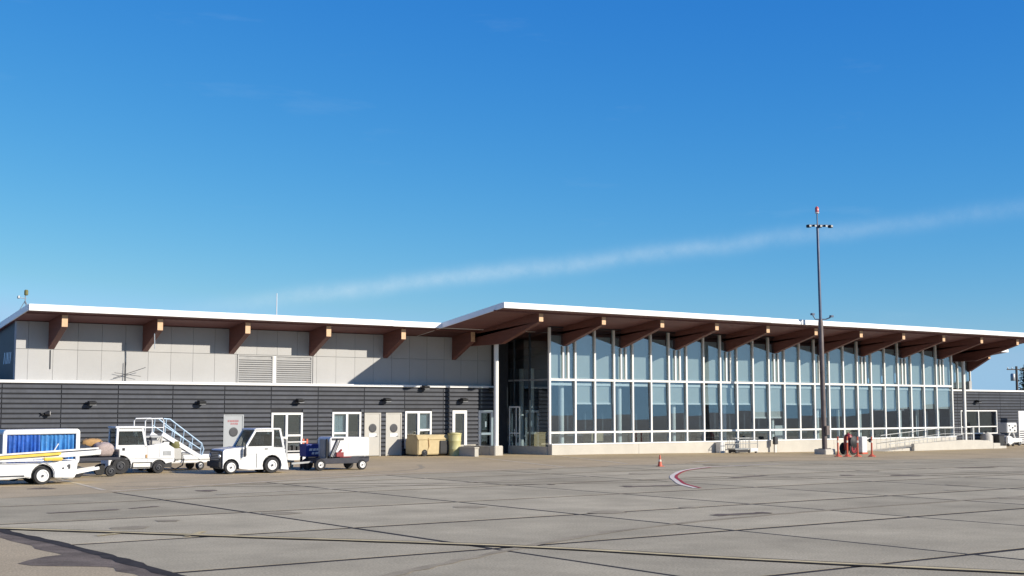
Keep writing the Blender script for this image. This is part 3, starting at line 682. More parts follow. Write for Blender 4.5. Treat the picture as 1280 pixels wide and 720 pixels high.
# cab: pillars, roof, glass
for s_ in (-1, 1):
    y = s_ * .60
    MB().bar((-.44, y, .95), (-.06, y, 1.58), .07, .075).build('front_pillar', 'white_paint', tg)
    MB().bar((.62, y, .92), (.62, y, 1.58), .07, .06).build('centre_pillar', 'white_paint', tg)
    MB().bar((1.06, y, .92), (.90, y, 1.6), .07, .08).build('rear_pillar', 'white_paint', tg)
    d_ = MB().prism([(-.36, .99), (-.04, 1.53), (.585, 1.53), (.585, .99)], y + s_ * .005 - .006, y + s_ * .005 + .006).build('side_window', 'vehicle_glass', tg)
    MB().bar((-.40, y + s_ * .01, .975), (.6, y + s_ * .01, .975), .05, .05).build('window_sill', 'white_paint', d_); MB().bar((-.05, y + s_ * .01, 1.56), (.62, y + s_ * .01, 1.56), .05, .05).build('window_head', 'white_paint', d_)
    MB().prism([(.66, 1.0), (.66, 1.52), (.86, 1.52), (.98, 1.0)], y - .005, y + .005).build('quarter_window', 'vehicle_glass', tg)
    MB().bar((.30, y + s_ * .05, .90), (.42, y + s_ * .05, .90), .02, .03).build('door_handle', 'black', tg)
    MB().box(-.02, .0, y + s_ * .04, y + s_ * .046, .22, .74).build('door_seam', 'dark_metal', tg)
MB().prism([(-.14, 1.60), (-.06, 1.655), (.9, 1.665), (.97, 1.60)], -.66, .66).build('cab_roof', 'white_paint', tg, bevel=.02)
ws = MB().prism([(-.41, .99), (-.08, 1.56), (-.068, 1.555), (-.395, .985)], -.56, .56).build('windshield', 'vehicle_glass', tg)
MB().bar((-.42, -.2, 1.0), (-.24, .12, 1.30), .02).build('wiper', 'black', ws)
MB().prism([(.985, 1.0), (.88, 1.56), (.89, 1.562), (.997, 1.0)], -.56, .56).build('rear_window', 'vehicle_glass', tg)
MB().box(.25, .75, -.42, .42, .9, 1.05).box(.68, .82, -.42, .42, 1.0, 1.42).build('seat', 'black', tg, bevel=.03)
MB().lathe([(.17, 0), (.19, .015), (.17, .03), (.14, .015)], (.02, -.2, 1.12), 'x', 18).build('steering_wheel', 'black', tg)
MB().tube([(-.46, -.66, .98), (-.5, -.76, 1.06), (-.48, -.78, .72)], .018).box(-.53, -.49, -.84, -.72, .66, .96).build('mirror', 'dark_metal', tg)
MB().box(-.52, -.44, -.645, -.655, .62, .9).build('vent', 'dark_metal', tg)
MB().box(-.62, -.612, -.66, .66, .5, .975).box(-1.2, .0, -.6455, -.642, .70, .708).box(.63, .64, -.6455, -.642, .72, .93).build('panel_seam', 'grey_metal', tg)
MB().box(.7, .95, -.648, -.642, .66, .78).build('filler_flap', 'white_worn', tg); MB().box(1.13, 1.19, -.55, -.42, .55, .66).build('tail_lamp', 'red', tg)
MB().box(-.9, -.6, -.6475, -.642, .55, .62).build('fleet_plate', 'white_worn', tg)
for x, r, w in ((-.99, .25, .18), (.60, .30, .22)):
    for s_ in (-1, 1): wheel(tg, x, s_ * .54, r, w, 'white_paint', s_, .68 if r < .28 else .6)
MB().box(1.24, 1.42, -.08, .08, .26, .34).build('hitch', 'dark_metal', tg)

# older white tractor facing right, at the left
tr = thing('baggage_tractor', 'boxy white baggage tractor with square cab and dark tyres, facing right beside the stair truck', 'tractor', (17.65, 47.9, 0), R(-5), local=True)
# local x -1.26 .. 1.18
prof = [(-1.24, .20), (-1.2, .20)] + list(reversed(arch(-.80, .31, .38, .2))) + [(-.38, .42), (.36, .42)] + list(reversed(arch(.60, .22, .29, .36))) + [(1.16, .42), (1.18, .5), (1.17, .92), (.92, 1.08), (.80, 1.12), (.16, 1.02), (-1.0, .98), (-1.0, .80), (-1.24, .78)]
MB().prism(prof, -.56, .56).build('body', 'white_paint', tr, bevel=.03)
MB().box(-.38, .34, -.53, .53, .2, .44).build('fuel_tank', 'white_worn', tr, bevel=.05)
MB().box(-1.1, 1.1, -.5, .5, .22, .6).build('chassis', 'black', tr)
for s_ in (-1, 1):
    y = s_ * .51
    MB().bar((-.95, y, .95), (-.93, y, 1.68), .08, .13).build('rear_pillar', 'white_paint', tr)
    MB().bar((.12, y, .98), (-.03, y, 1.68), .08, .10).build('front_pillar', 'white_paint', tr)
    d_ = MB().prism([(-.86, 1.06), (-.86, 1.55), (-.06, 1.55), (.02, 1.06)], y - .006, y + .006).build('side_window', 'vehicle_glass', tr)
    MB().bar((-.9, y + s_ * .01, 1.02), (.06, y + s_ * .01, 1.02), .06, .07).build('window_sill', 'white_paint', d_); MB().bar((-.9, y + s_ * .01, 1.60), (0, y + s_ * .01, 1.60), .06, .08).build('window_head', 'white_paint', d_)
    MB().box(-.75, -.66, y + s_ * .055, y + s_ * .062, .86, .95).build('door_latch', 'black', tr)
    MB().box(.1, .17, y + s_ * .055, y + s_ * .07, .58, .70).build('side_lamp', 'bag_orange', tr)
    MB().box(-1.0, 1.15, y + s_ * .051, y + s_ * .056, .545, .56).build('trim_strip', 'grey_metal', tr)
MB().box(-1.02, .06, -.58, .58, 1.66, 1.74).build('cab_roof', 'white_paint', tr, bevel=.02)
MB().prism([(.10, 1.03), (-.05, 1.64), (-.04, 1.645), (.112, 1.03)], -.46, .46).build('windshield', 'vehicle_glass', tr)
MB().box(-.96, -.95, -.46, .46, 1.05, 1.6).build('rear_window', 'vehicle_glass', tr)
MB().box(-.8, -.3, -.4, .4, .9, 1.06).box(-.86, -.72, -.4, .4, 1.0, 1.4).build('seat', 'black', tr, bevel=.03)
MB().lathe([(.17, 0), (.19, .015), (.17, .03), (.14, .015)], (-.14, -.15, 1.22), 'x', 18).build('steering_wheel', 'white_paint', tr)
MB().box(.3, .72, -.3, .34, 1.05, 1.2).build('engine_cover', 'cream', tr, bevel=.03); MB().tube([(.34, -.42, 1.0), (.34, -.42, 1.3), (.28, -.42, 1.34)], .035).build('exhaust_pipe', 'dark_metal', tr)
MB().box(.165, .173, -.566, -.558, .45, 1.0).box(-.98, -.972, -.566, -.558, .6, .98).box(.62, .628, -.566, -.558, .6, 1.05).build('panel_seam', 'grey_metal', tr)
MB().box(.75, 1.05, -.568, -.56, .66, .82).build('engine_vent', 'grey_metal', tr)
MB().box(1.16, 1.24, -.52, .52, .40, .54).build('front_bumper', 'dark_metal', tr, bevel=.02)
for x, r, w in ((-.80, .31, .24), (.60, .22, .2)):
    for s_ in (-1, 1): wheel(tr, x, s_ * .46, r, w, 'dark_metal', s_, .5)
MB().box(-1.42, -1.24, -.08, .08, .3, .38).build('hitch', 'dark_metal', tr)

# towable passenger stair
st = thing('passenger_stair', 'towable boarding stair with pale blue handrails sloping down to the right', 'stair', (19.5, 49.7, 0), 0, local=True)
# local: platform x -1.5..-.45 , flight to x 1.1
yn, yf = -.6, .6
flight = [(-.45, 1.38), (1.1, .40)]
for y in (yn, yf):
    MB().bar((-.50, y, 1.42), (1.1, y, .48), .06, .16).build('stringer', 'white_paint', st)
    h_ = MB().tube([(-.45, y, 2.0), (-.2, y, 1.98), (1.12, y, 1.02), (1.2, y, .8), (1.12, y, .55)], .028).build('handrail', 'blue_rail', st)
    MB().tube([(-.42, y, 1.72), (1.08, y, .80)], .022).build('mid_rail', 'blue_rail', h_)
    for k in range(5):
        t_ = k / 4; x = -.4 + 1.45 * t_
        MB().tube([(x, y, 1.36 - .9 * t_), (x + .06, y, 2.0 - .93 * t_)], .018).build('baluster', 'blue_rail', h_)
    g_ = MB().tube([(-1.18, y, 1.35), (-1.18, y, 1.9), (-1.12, y, 2.0), (-.5, y, 2.01), (-.45, y, 1.9), (-.45, y, 1.35)], .026).build('platform_rail', 'white_paint', st)
    MB().tube([(-1.18, y, 1.66), (-.45, y, 1.66)], .02).build('mid_rail', 'white_paint', g_)
    MB().bar((-1.1, y, .35), (-.55, y, 1.32), .06).bar((-.55, y, .35), (-.52, y, 1.32), .06).build('support_leg', 'cream', st)
    for k in range(4): MB().tube([(-.98 + .1 * k, y + .001, .58 + .18 * k), (-.55, y, .58 + .18 * k)], .016).build('brace', 'cream', st)
MB().box(-1.2, -.42, -.62, .62, 1.28, 1.35).build('platform', 'grey_metal', st)
for k in range(6):
    t_ = (k + .5) / 6; MB().box(-.45 + 1.55 * t_ - .13, -.45 + 1.55 * t_ + .13, -.57, .57, 1.34 - .94 * t_, 1.37 - .94 * t_).build('tread', 'grey_metal', st)
MB().box(-1.2, 1.6, -.55, .55, .28, .40).build('chassis', 'white_worn', st, bevel=.02)
MB().box(.35, 1.55, -.62, .1, .40, .60).build('equipment_locker', 'white_worn', st, bevel=.03)
MB().box(-.12, .28, -.66, -.2, .42, .86).build('hydraulic_unit', 'cream', st, bevel=.03); MB().lathe([(.2, 0), (.23, .1), (.2, .26), (.1, .3)], (.08, -.45, .86), 'z', 16).build('cover', 'olive', st, smooth=True)
for x in (-.9, 1.1):
    for s_ in (-1, 1): wheel(st, x, s_ * .5, .17, .12, 'grey_metal', s_)
MB().bar((1.6, 0, .33), (2.1, 0, .25), .06).build('tow_bar', 'dark_metal', st)
MB().tube([(-.2, -.62, .5), (-.3, -.7, .2), (0, -.75, .06), (.3, -.7, .2), (.4, -.62, .45)], .025).build('hose', 'black', st)

# belt loader in the foreground, running out of the left edge
bl_ = thing('belt_loader', 'long white belt loader with yellow rail along its conveyor, at the left edge', 'belt loader', (11.2, 43.0, 0), R(0), local=True)
# local x -2.9..3.3 ; near side y -.7
prof = [(-2.6, .30), (-2.5, .2)] + list(reversed(arch(-1.75, .28, .37, .2))) + [(-.2, .19), (.3, .19), (.8, .24)] + list(reversed(arch(1.32, .28, .36, .2))) + [(2.3, .17), (2.37, .3), (2.42, .72), (1.85, .72), (1.7, .68), (-2.6, .68)]
MB().prism(prof, -.68, .68).build('body', 'white_paint', bl_, bevel=.03)
MB().box(-2.3, 2.1, -.55, .55, .2, .6).build('chassis', 'black', bl_)
bo = MB().prism([(-3.0, .55), (3.2, .90), (3.22, 1.06), (-3.0, .73)], -.5, .5).build('boom', 'white_paint', bl_, bevel=.015)
MB().prism([(-2.9, .745), (3.15, 1.068), (3.15, 1.08), (-2.9, .757)], -.38, .38).build('belt', 'rubber', bo)
ra = MB().prism([(-2.9, .66), (1.9, .925), (1.9, 1.0), (-2.9, .76)], -.60, -.51).build('rail', 'yellow', bl_)
MB().bar((-2.9, -.56, .80), (3.1, -.56, 1.11), .05, .05).build('edge_strip', 'white_worn', ra)
MB().box(1.35, 1.95, -.66, -.52, .74, .84).build('rail_end', 'yellow', bl_, bevel=.03)
MB().bar((2.35, -.4, .32), (3.25, -.2, .46), .07, .09).bar((2.35, .4, .32), (3.25, .2, .46), .07, .09).build('support_arm', 'white_worn', bl_)
MB().box(-.9, .75, -.70, -.684, .27, .31).build('rub_strip', 'dark_metal', bl_)
for x, z in ((2.05, .55), (2.2, .62)): MB().lathe([(.03, 0), (.03, -.015)], (x - .1, -.682, z - .05), 'y', 10).build('marker_lamp', 'dark_metal', bl_)
MB().box(2.11, 2.17, -.695, -.682, .48, .62).build('latch', 'dark_metal', bl_)
MB().bar((1.55, -.3, .7), (1.95, -.1, 1.26), .03).build('lift_strut', 'white_paint', bl_)
MB().box(-2.5, -1.9, -.62, 0, .68, .85).box(-2.5, -2.4, -.6, 0, .85, 1.35).build('seat', 'black', bl_, bevel=.02)
MB().tube([(-1.5, -.55, .68), (-1.6, -.55, 1.25)], .025).lathe([(.15, 0), (.17, .015), (.15, .03)], (-1.62, -.55, 1.26), 'z').build('steering_wheel', 'black', bl_)
for x in (-1.75, 1.32):
    for s_ in (-1, 1): wheel(bl_, x, s_ * .56, .28, .2, 'white_paint', s_, .68)

# covered baggage cart with blue curtains
cc = thing('covered_cart', 'white roofed baggage cart with blue side curtains behind the belt loader', 'cart', (13.25, 45.75, 0), 0, local=True)
MB().prism([(-1.26, 1.60), (-1.2, 1.68), (1.2, 1.70), (1.27, 1.62), (1.27, 1.54), (-1.26, 1.52)], -.78, .78).build('canopy', 'white_paint', cc, bevel=.02)
for x in (-1.2, 1.2):
    for y in (-.72, .72): MB().box(x - .065, x + .065, y - .05, y + .05, .62, 1.55).build('corner_post', 'white_paint', cc)
MB().box(-1.26, 1.26, -.76, .76, .55, .68).build('deck', 'white_worn', cc, bevel=.02)
MB().box(-1.17, -1.14, -.68, .68, .68, 1.52).box(1.14, 1.17, -.68, .68, .68, 1.52).build('end_panel', 'door_grey', cc)
MB().box(-1.1, 1.1, .60, .62, .68, 1.52).build('rear_panel', 'curtain', cc)
for a, b, mt, ph in ((-1.13, -.04, 'curtain', 0), (-.06, 1.13, 'curtain_light', 1)):
    n = 44; vs = []; rows = 7
    for j in range(rows):
        tz = j / (rows - 1)
        for i in range(n + 1):
            x = a + (b - a) * i / n; s_ = 1 - tz
            lift = 0.0
            if mt == 'curtain_light': lift = .30 * math.exp(-((x - .55) / .2) ** 2)
            z = 1.52 - (.86 - lift) * s_
            vs.append((x, -.70 + ph * .03 + (.018 + .03 * s_) * math.sin(i * 1.15 + ph + .8 * math.sin(i * .37) + .5 * s_) + .02 * s_ * math.sin(i * .5 + 3 * tz), z))
    MB().add(vs, [(j * (n + 1) + i, j * (n + 1) + i + 1, (j + 1) * (n + 1) + i + 1, (j + 1) * (n + 1) + i) for j in range(rows - 1) for i in range(n)]).build('curtain', mt, cc, smooth=True)
for x in (-.85, .85):
    for s_ in (-1, 1): wheel(cc, x, s_ * .62, .22, .14, 'white_paint', s_)
MB().bar((1.2, 0, .4), (1.9, 0, .3), .06).build('tow_bar', 'dark_metal', cc)
tag(MB().box(13.55, 14.1, 45.35, 45.8, .685, .98).build('suitcase', 'white_worn', bevel=.06), 'pale suitcase showing under the lifted blue curtain', 'suitcase')
# flat cart and the bags on it
fc = thing('flat_cart', 'low flat luggage cart between the blue-curtained cart and the boxy tractor', 'cart', (15.35, 46.6, 0), 0, local=True)
MB().box(-.85, .9, -.7, .7, .58, .68).build('deck', 'navy_metal', fc, bevel=.02)
for x in (-.55, .6):
    for s_ in (-1, 1): wheel(fc, x, s_ * .58, .2, .13, 'dark_metal', s_)
MB().box(.86, .9, -.68, .68, .68, .95).build('end_rail', 'grey_metal', fc)
def bag(name, mat, label, x, y, z, sx, sy, sz, rz=0.):
    me = MB(); n = 14; m_ = 8; vs = []; fs = []
    for j in range(m_ + 1):
        ph = -math.pi / 2 + math.pi * j / m_
        for i in range(n):
            t_ = 2 * math.pi * i / n; ce = lambda a, e: math.copysign(abs(a) ** e, a)
            vs.append((sx / 2 * ce(math.cos(t_), .55) * ce(math.cos(ph), .6), sy / 2 * ce(math.sin(t_), .55) * ce(math.cos(ph), .6), sz / 2 * (1 + ce(math.sin(ph), .65)) * (1 + .06 * math.sin(3 * t_))))
    for j in range(m_):
        for i in range(n): fs.append((j * n + i, j * n + (i + 1) % n, (j + 1) * n + (i + 1) % n, (j + 1) * n + i))
    r_ = thing(name, label, 'bag', (x, y, z), rz, 'bags on the flat cart', local=True)
    me.add(vs, fs).build('body', mat, r_, smooth=True)
    MB().tube([(-sx * .22, 0, sz * .9), (-sx * .15, 0, sz * 1.12), (sx * .15, 0, sz * 1.12), (sx * .22, 0, sz * .9)], .014).build('carry_handle', 'black', r_)
bag('duffel_bag', 'bag_dark', 'dark navy duffel bag on the flat cart beside the curtained cart', 15.0, 46.25, .685, .85, .42, .40, .1)
bag('holdall_bag', 'bag_orange', 'orange-tan holdall lying on top of the piled bags', 15.5, 46.7, 1.02, .75, .40, .30, -.1)
bag('canvas_bag', 'bag_pink', 'pale pinkish canvas bag against the tractor end of the flat cart', 15.8, 46.35, .685, .70, .5, .50, .1)
bag('sports_bag', 'bag_pink', 'dull pink sports bag at the back of the flat cart', 15.5, 46.95, .685, .8, .4, .34, 0)

# ground power unit
gp = thing('ground_power_unit', 'white box generator on a dark four-wheeled trailer before the double window', 'generator', (25.0, 46.1, 0), R(-2), local=True)
MB().prism([(-1.05, .34), (-.95, .26), (.95, .26), (1.1, .34), (1.1, .50), (.6, .52), (-.6, .47), (-1.05, .47)], -.6, .6).build('chassis', 'navy_metal', gp, bevel=.02)
MB().prism([(-.58, .52), (1.08, .54), (1.12, .62), (1.12, 1.24), (1.08, 1.27), (-.5, 1.29), (-.6, 1.22)], -.55, .55).build('housing', 'white_paint', gp, bevel=.04)
MB().box(-.52, .0, -.562, -.548, 1.16, 1.24).build('control_panel', 'dark_metal', gp)
MB().box(.2, .95, -.560, -.552, .7, 1.1).build('access_door', 'white_worn', gp, bevel=.004, seg=1)
MB().box(-.78, -.66, -.5, .0, .47, 1.2).build('battery_box', 'grey_metal', gp, bevel=.02); MB().tube([(-.72, -.53, .5), (-.72, -.53, 1.22)], .035).build('post', 'black', gp)
MB().tube([(-.62, -.58, .5), (-.28, -.58, 1.22)], .035).tube([(-.5, -.62, .5), (-.2, -.62, 1.15)], .02).build('lift_handle', 'dark_metal', gp)
MB().box(-.35, -.05, -.66, -.5, .53, .70).tube([(-.2, -.58, .7), (-.1, -.58, .8)], .04).build('cable_reel', 'red', gp)
MB().box(-.2, .3, -.62, -.605, .50, .53).build('reflective_strip', 'red', gp)
for x, r in ((-1.02, .23), (.78, .2)):
    for s_ in (-1, 1): wheel(gp, x, s_ * .56, r, .15, 'white_worn', s_, .5 if x < 0 else .62)
MB().box(.62, 1.12, -.6, -.45, .42, .52).build('rear_fender', 'navy_metal', gp, bevel=.03)
MB().bar((-1.05, 0, .33), (-1.95, 0, .28), .07).build('tow_bar', 'grey_metal', gp)
bb = thing('battery_chest', 'dark blue chest with white markings beside the white box generator', 'chest', (24.3, 46.9, 0), 0, local=True)
MB().box(-.40, .40, -.3, .3, .50, .98).build('chest', 'blue_box', bb, bevel=.03); MB().box(-.41, .41, -.31, .31, .93, 1.0).build('lid', 'blue_box', bb, bevel=.02)
MB().box(-.38, -.3, -.28, -.2, .0, .5).box(.3, .38, -.28, -.2, .0, .5).box(-.38, -.3, .2, .28, 0, .5).box(.3, .38, .2, .28, 0, .5).build('stand', 'dark_metal', bb)
OFF[bb] = Vector((0, 0, 0))
for k, (x, z, w_) in enumerate(((-.22, .74, .13), (-.06, .74, .12), (.09, .745, .14), (.23, .74, .08), (-.12, .60, .10), (.04, .60, .14))):
    MB().prism([(x - w_ / 2, z), (x + w_ / 2, z), (x + w_ / 2 + .03, z + .09), (x - w_ / 2 + .03, z + .09)], -.306, -.301).build('marking', 'white_paint', bb)
tp = thing('step_platform', 'low tan wooden platform on the ground behind the white tow tractor', 'platform', (23.4, 48.6, 0), 0, local=True)
MB().box(-.8, .75, -.5, .5, .26, .32).build('deck', 'tan', tp, bevel=.01)
for x in (-.7, .66):
    for y in (-.42, .42): MB().box(x - .05, x + .05, y - .05, y + .05, 0, .26).build('leg', 'tan', tp)
rk = thing('chock_rack', 'white and orange wheel-chock rack under the double window by the grey door', 'rack', (26.72, 53.2, 0), 0, local=True)
for x, mt in ((-.5, 'grey_metal'), (.5, 'orange')):
    for y in (-.18, .18): MB().box(x - .04, x + .04, y - .03, y + .03, 0, 1.05).build('post', mt, rk)
for z in (.12, .5, .9): MB().box(-.46, .46, -.2, .2, z, z + .04).build('shelf', 'white_worn', rk)
MB().box(-.46, .46, -.215, -.203, .16, .42).build('front_board', 'white_worn', rk)
for k in range(4): MB().box(-.4 + .22 * k, -.26 + .22 * k, -.16, .1, .54, .72 + .05 * (k % 2)).build('chock', 'black', rk)

# bins beside the doors
bi = thing('grit_bin', 'long tan-yellow grit bin with sloping lid under the window', 'bin', (36.2, 57.15, 0), 0, local=True)
MB().prism([(-.56, .08), (.62, .08), (.66, .7), (.45, 1.05), (-.45, 1.05), (-.6, .85)], -.95, .95, 'x').build('tub', 'bin_yellow', bi, bevel=.04)
MB().prism([(-.64, .84), (-.48, 1.07), (.47, 1.075), (.47, 1.03), (-.46, 1.03), (-.60, .82)], -.98, .98, 'x').build('lid', 'bin_yellow', bi, bevel=.01)
MB().prism([(-.58, .08), (-.58, .78), (-.66, .78), (-.64, .15)], .34, .86, 'x').build('hatch', 'black', bi, bevel=.02)
MB().tube([(-.45, -.56, .06), (-.3, -.6, .5), (-.35, -.62, .9)], .025).build('strap', 'bag_orange', bi)
for s_ in (-.55,): wheel(bi, s_, -.55, .17, .1, 'dark_metal', -1)
MB().box(-.9, -.75, -.4, .35, 0, .1).box(.75, .9, -.4, .35, 0, .1).build('skid', 'dark_metal', bi)
br = thing('litter_barrel', 'tall pale yellow plastic drum standing at the right end of the grit bin', 'barrel', (37.35, 56.4, 0), 0, local=True)
MB().lathe([(.27, 0), (.29, .02), (.30, .3), (.315, .33), (.315, .37), (.30, .40), (.32, .72), (.335, .75), (.335, .79), (.32, .82), (.34, 1.08), (.36, 1.10), (.36, 1.14), (.31, 1.14), (.28, .5), (.001, .5)], (0, 0, 0), 'z', 28).build('drum', 'barrel_yellow', br, smooth=True)
MB().lathe([(.33, 0), (.29, .07), (.1, .10), (.001, .1)], (0, 0, 1.09), 'z', 28).build('liner', 'barrel_yellow', br, smooth=True)
# low concrete wing walls by the side doors
for x, y0, lab in ((37.55, 54.7, 'low concrete wing wall between the yellow barrel and the first glazed door'), (39.2, 55.8, 'low concrete wing wall running back from the white column base')):
    w_ = thing('wing_wall', lab, 'wall', (x, y0, 0), 0, 'low concrete walls by the side doors')
    MB().box(x - .12, x + .12, y0, YL1 - .05, -.02, .40).build('stem', 'concrete', w_, bevel=.01); MB().box(x - .15, x + .15, y0 - .03, YL1 - .05, .40, .47).build('coping', 'concrete', w_, bevel=.015)

# ------------------------------------------------------------------ mast, cones, small apron things
mxx, myy = 58.0, 49.86; mz = gz(mxx)
ms = thing('light_mast', 'tall dark lighting mast with lamp crossbar and red beacon before the glass hall', 'mast', (mxx, myy, mz), 0, local=True)
ms.rotation_euler = (0, R(-.9), 0)
MB().lathe([(.145, .32), (.14, 7.4), (.11, 7.6)], (0, 0, 0), 'z', 14).build('lower_tube', 'mast_metal', ms, smooth=True)
MB().lathe([(.085, 7.6), (.075, 13.0), (.04, 13.1), (.035, 13.75)], (0, 0, 0), 'z', 12).build('upper_tube', 'mast_top', ms, smooth=True)
MB().box(-.42, .42, -.42, .42, -.05, .30).build('footing', 'concrete', ms, bevel=.03); MB().box(-.24, .24, -.24, .24, .30, .34).build('base_plate', 'mast_metal', ms)
cb = MB().bar((-.55, .25, 13.0), (.75, -.35, 13.0), .07).build('crossbar', 'mast_top', ms)
for k in range(5):
    t_ = k / 4; x, y = -.5 + 1.2 * t_, .23 - .55 * t_
    h_ = MB().box(x - .10, x + .10, y - .14, y + .10, 12.86 + .06 * (k % 2), 13.02).build('floodlight', 'black', cb, bevel=.02)
    MB().box(x - .08, x + .08, y - .15, y - .141, 12.9, 13.0).build('lens', 'grey_metal', h_)
MB().lathe([(.06, 13.75), (.11, 13.78), (.11, 14.0), (.05, 14.08)], (0, 0, 0), 'z', 14).build('beacon', 'beacon', ms, smooth=True)
MB().lathe([(.10, 13.68), (.13, 13.72), (.10, 13.75)], (0, 0, 0), 'z', 12).build('beacon_base', 'white_paint', ms)
ar = MB().tube([(-.4, .2, 7.85), (-.3, .12, 7.62), (.3, -.12, 7.62), (.55, -.25, 7.72)], .035).build('lower_arm', 'mast_top', ms)
for x, y, z in ((-.42, .2, 7.9), (.62, -.28, 7.78)): MB().box(x - .12, x + .12, y - .08, y + .08, z - .05, z + .07).build('floodlight', 'mast_top', ar, bevel=.02)
MB().box(-.12, .12, -.30, -.17, 1.1, 1.6).build('control_box', 'mast_metal', ms)

def cone(loc, label):
    t_ = thing('traffic_cone', label, 'cone', loc, 0, local=True)
    MB().box(-.19, .19, -.19, .19, 0, .035).build('base', 'orange', t_, bevel=.015)
    c_ = MB().lathe([(.14, .035), (.13, .06), (.085, .30)], (0, 0, 0), 'z', 20).lathe([(.068, .42), (.035, .68), (.025, .70)], (0, 0, 0), 'z', 20).build('shell', 'orange', t_, smooth=True)
    MB().lathe([(.087, .30), (.070, .42)], (0, 0, 0), 'z', 20).build('reflective_band', 'line_bright', c_, smooth=True)
    return t_
cone((37.28, 40.85, .0), 'orange traffic cone standing alone on the open apron').scale = (.72, .72, .68)
def delin(loc, label, first=[None]):
    if first[0]: return dup(first[0], loc, 0, label)
    t_ = thing('delineator_post', label, 'post', loc, 0, 'orange delineator posts by the mast', local=True)
    MB().lathe([(.24, 0), (.24, .04), (.12, .10), (.07, .16)], (0, 0, 0), 'z', 8).build('base', 'orange', t_)
    p_ = MB().lathe([(.055, .12), (.05, 1.05), (.06, 1.08), (.03, 1.12)], (0, 0, 0), 'z', 14).build('tube', 'orange', t_, smooth=True)
    MB().lathe([(.0575, .78), (.0565, .90)], (0, 0, 0), 'z', 14).build('reflective_band', 'line_bright', p_)
    t_.scale = (.85, .85, .95); first[0] = t_; return t_
for p, l_ in (((54.9, 46.3), 'orange delineator post nearest the lighting mast'), ((55.4, 46.1), 'orange delineator post in front of the wheeled extinguisher'), ((56.0, 45.9), 'orange delineator post just right of the wheeled extinguisher'), ((56.9, 45.7), 'orange delineator post standing apart, farthest from the mast')):
    delin((p[0], p[1], gz(p[0])), l_)
ex = thing('wheeled_extinguisher', 'large red wheeled fire extinguisher with black hose behind the orange posts', 'extinguisher', (59.0, 49.0, gz(59)), 0, local=True)
MB().lathe([(.05, .2), (.24, .26), (.26, .4), (.26, .95), (.18, 1.12), (.06, 1.18), (.05, 1.24)], (0, 0, 0), 'z', 20).build('cylinder', 'red', ex, smooth=True)
for s_ in (-1, 1): wheel(ex, s_ * .02 , s_ * .36, .34, .09, 'red', s_, .7)
MB().tube([(.3, -.26, .1), (.28, -.26, 1.1), (.5, -.26, 1.3), (.5, .26, 1.3), (.28, .26, 1.1), (.3, .26, .1)], .025).build('frame', 'dark_metal', ex)
ho = MB()
for k in range(3): ho.lathe([(.30 - .05 * k, -.03), (.34 - .05 * k, 0), (.30 - .05 * k, .03)], (0, -.42 - .02 * k, .72), 'y', 22)
ho.build('hose', 'black', ex, smooth=True)
wb = thing('white_cabinet', 'short white cabinet with a dark knob beside the wheeled extinguisher', 'cabinet', (60.9, 49.6, gz(60.9)), 0, local=True)
MB().box(-.22, .22, -.2, .2, .1, 1.0).build('case', 'white_paint', wb, bevel=.02); MB().box(-.25, .25, -.23, .23, 0, .1).build('foot', 'orange', wb, bevel=.02)
MB().tube([(.22, -.1, .8), (.55, -.1, .78)], .03).lathe([(.05, 0), (.12, .04), (.12, .12), (.05, .16)], (.52, -.1, .78), 'x', 12).build('valve', 'dark_metal', wb)
# luggage trolley and the meter post against the plinth
lt = thing('luggage_trolley', 'wire luggage trolley with low deck parked against the hall plinth', 'trolley', (54.85, 53.2, gz(54.85)), 0, local=True)
MB().box(-.85, .55, -.3, .3, .22, .28).build('deck', 'grey_metal', lt)
fr_ = MB().tube([(-.85, -.3, .25), (-.85, -.3, .85), (.95, -.3, .85), (.95, -.3, .1)], .022).tube([(-.85, .3, .25), (-.85, .3, .85), (.95, .3, .85), (.95, .3, .1)], .022).tube([(-.85, -.3, .85), (-.85, .3, .85)], .022).tube([(.95, -.3, .85), (.95, .3, .85)], .022).tube([(-.85, -.3, .55), (.95, -.3, .55)], .018).build('frame', 'grey_metal', lt)
for k in range(8): MB().tube([(-.7 + .22 * k, .3, .27), (-.7 + .22 * k, .3, .85)], .012).build('wire', 'grey_metal', fr_)
MB().box(-.8, .2, -.28, .28, .06, .22).build('undertray', 'black', lt)
for x in (-.7, .85):
    for s_ in (-1, 1): wheel(lt, x, s_ * .26, .09, .05, 'grey_metal', s_)
MB().box(.35, .95, -.33, -.25, .1, .28).build('bumper', 'white_worn', lt)
ub = tag(MB().box(53.75, 54.1, 53.8, 54.2, gz(54), .52).build('utility_box', 'white_worn', bevel=.02), 'plain white utility box against the plinth left of the luggage trolley', 'box')
mp_ = thing('meter_post', 'small dark meter box on a white post against the hall plinth', 'post', (58.4, 53.95, gz(58.4)), 0, local=True)
MB().box(-.05, .05, -.05, .05, 0, .78).build('post', 'white_worn', mp_); MB().box(-.14, .14, -.12, .08, .48, .92).build('meter_box', 'dark_metal', mp_, bevel=.02)

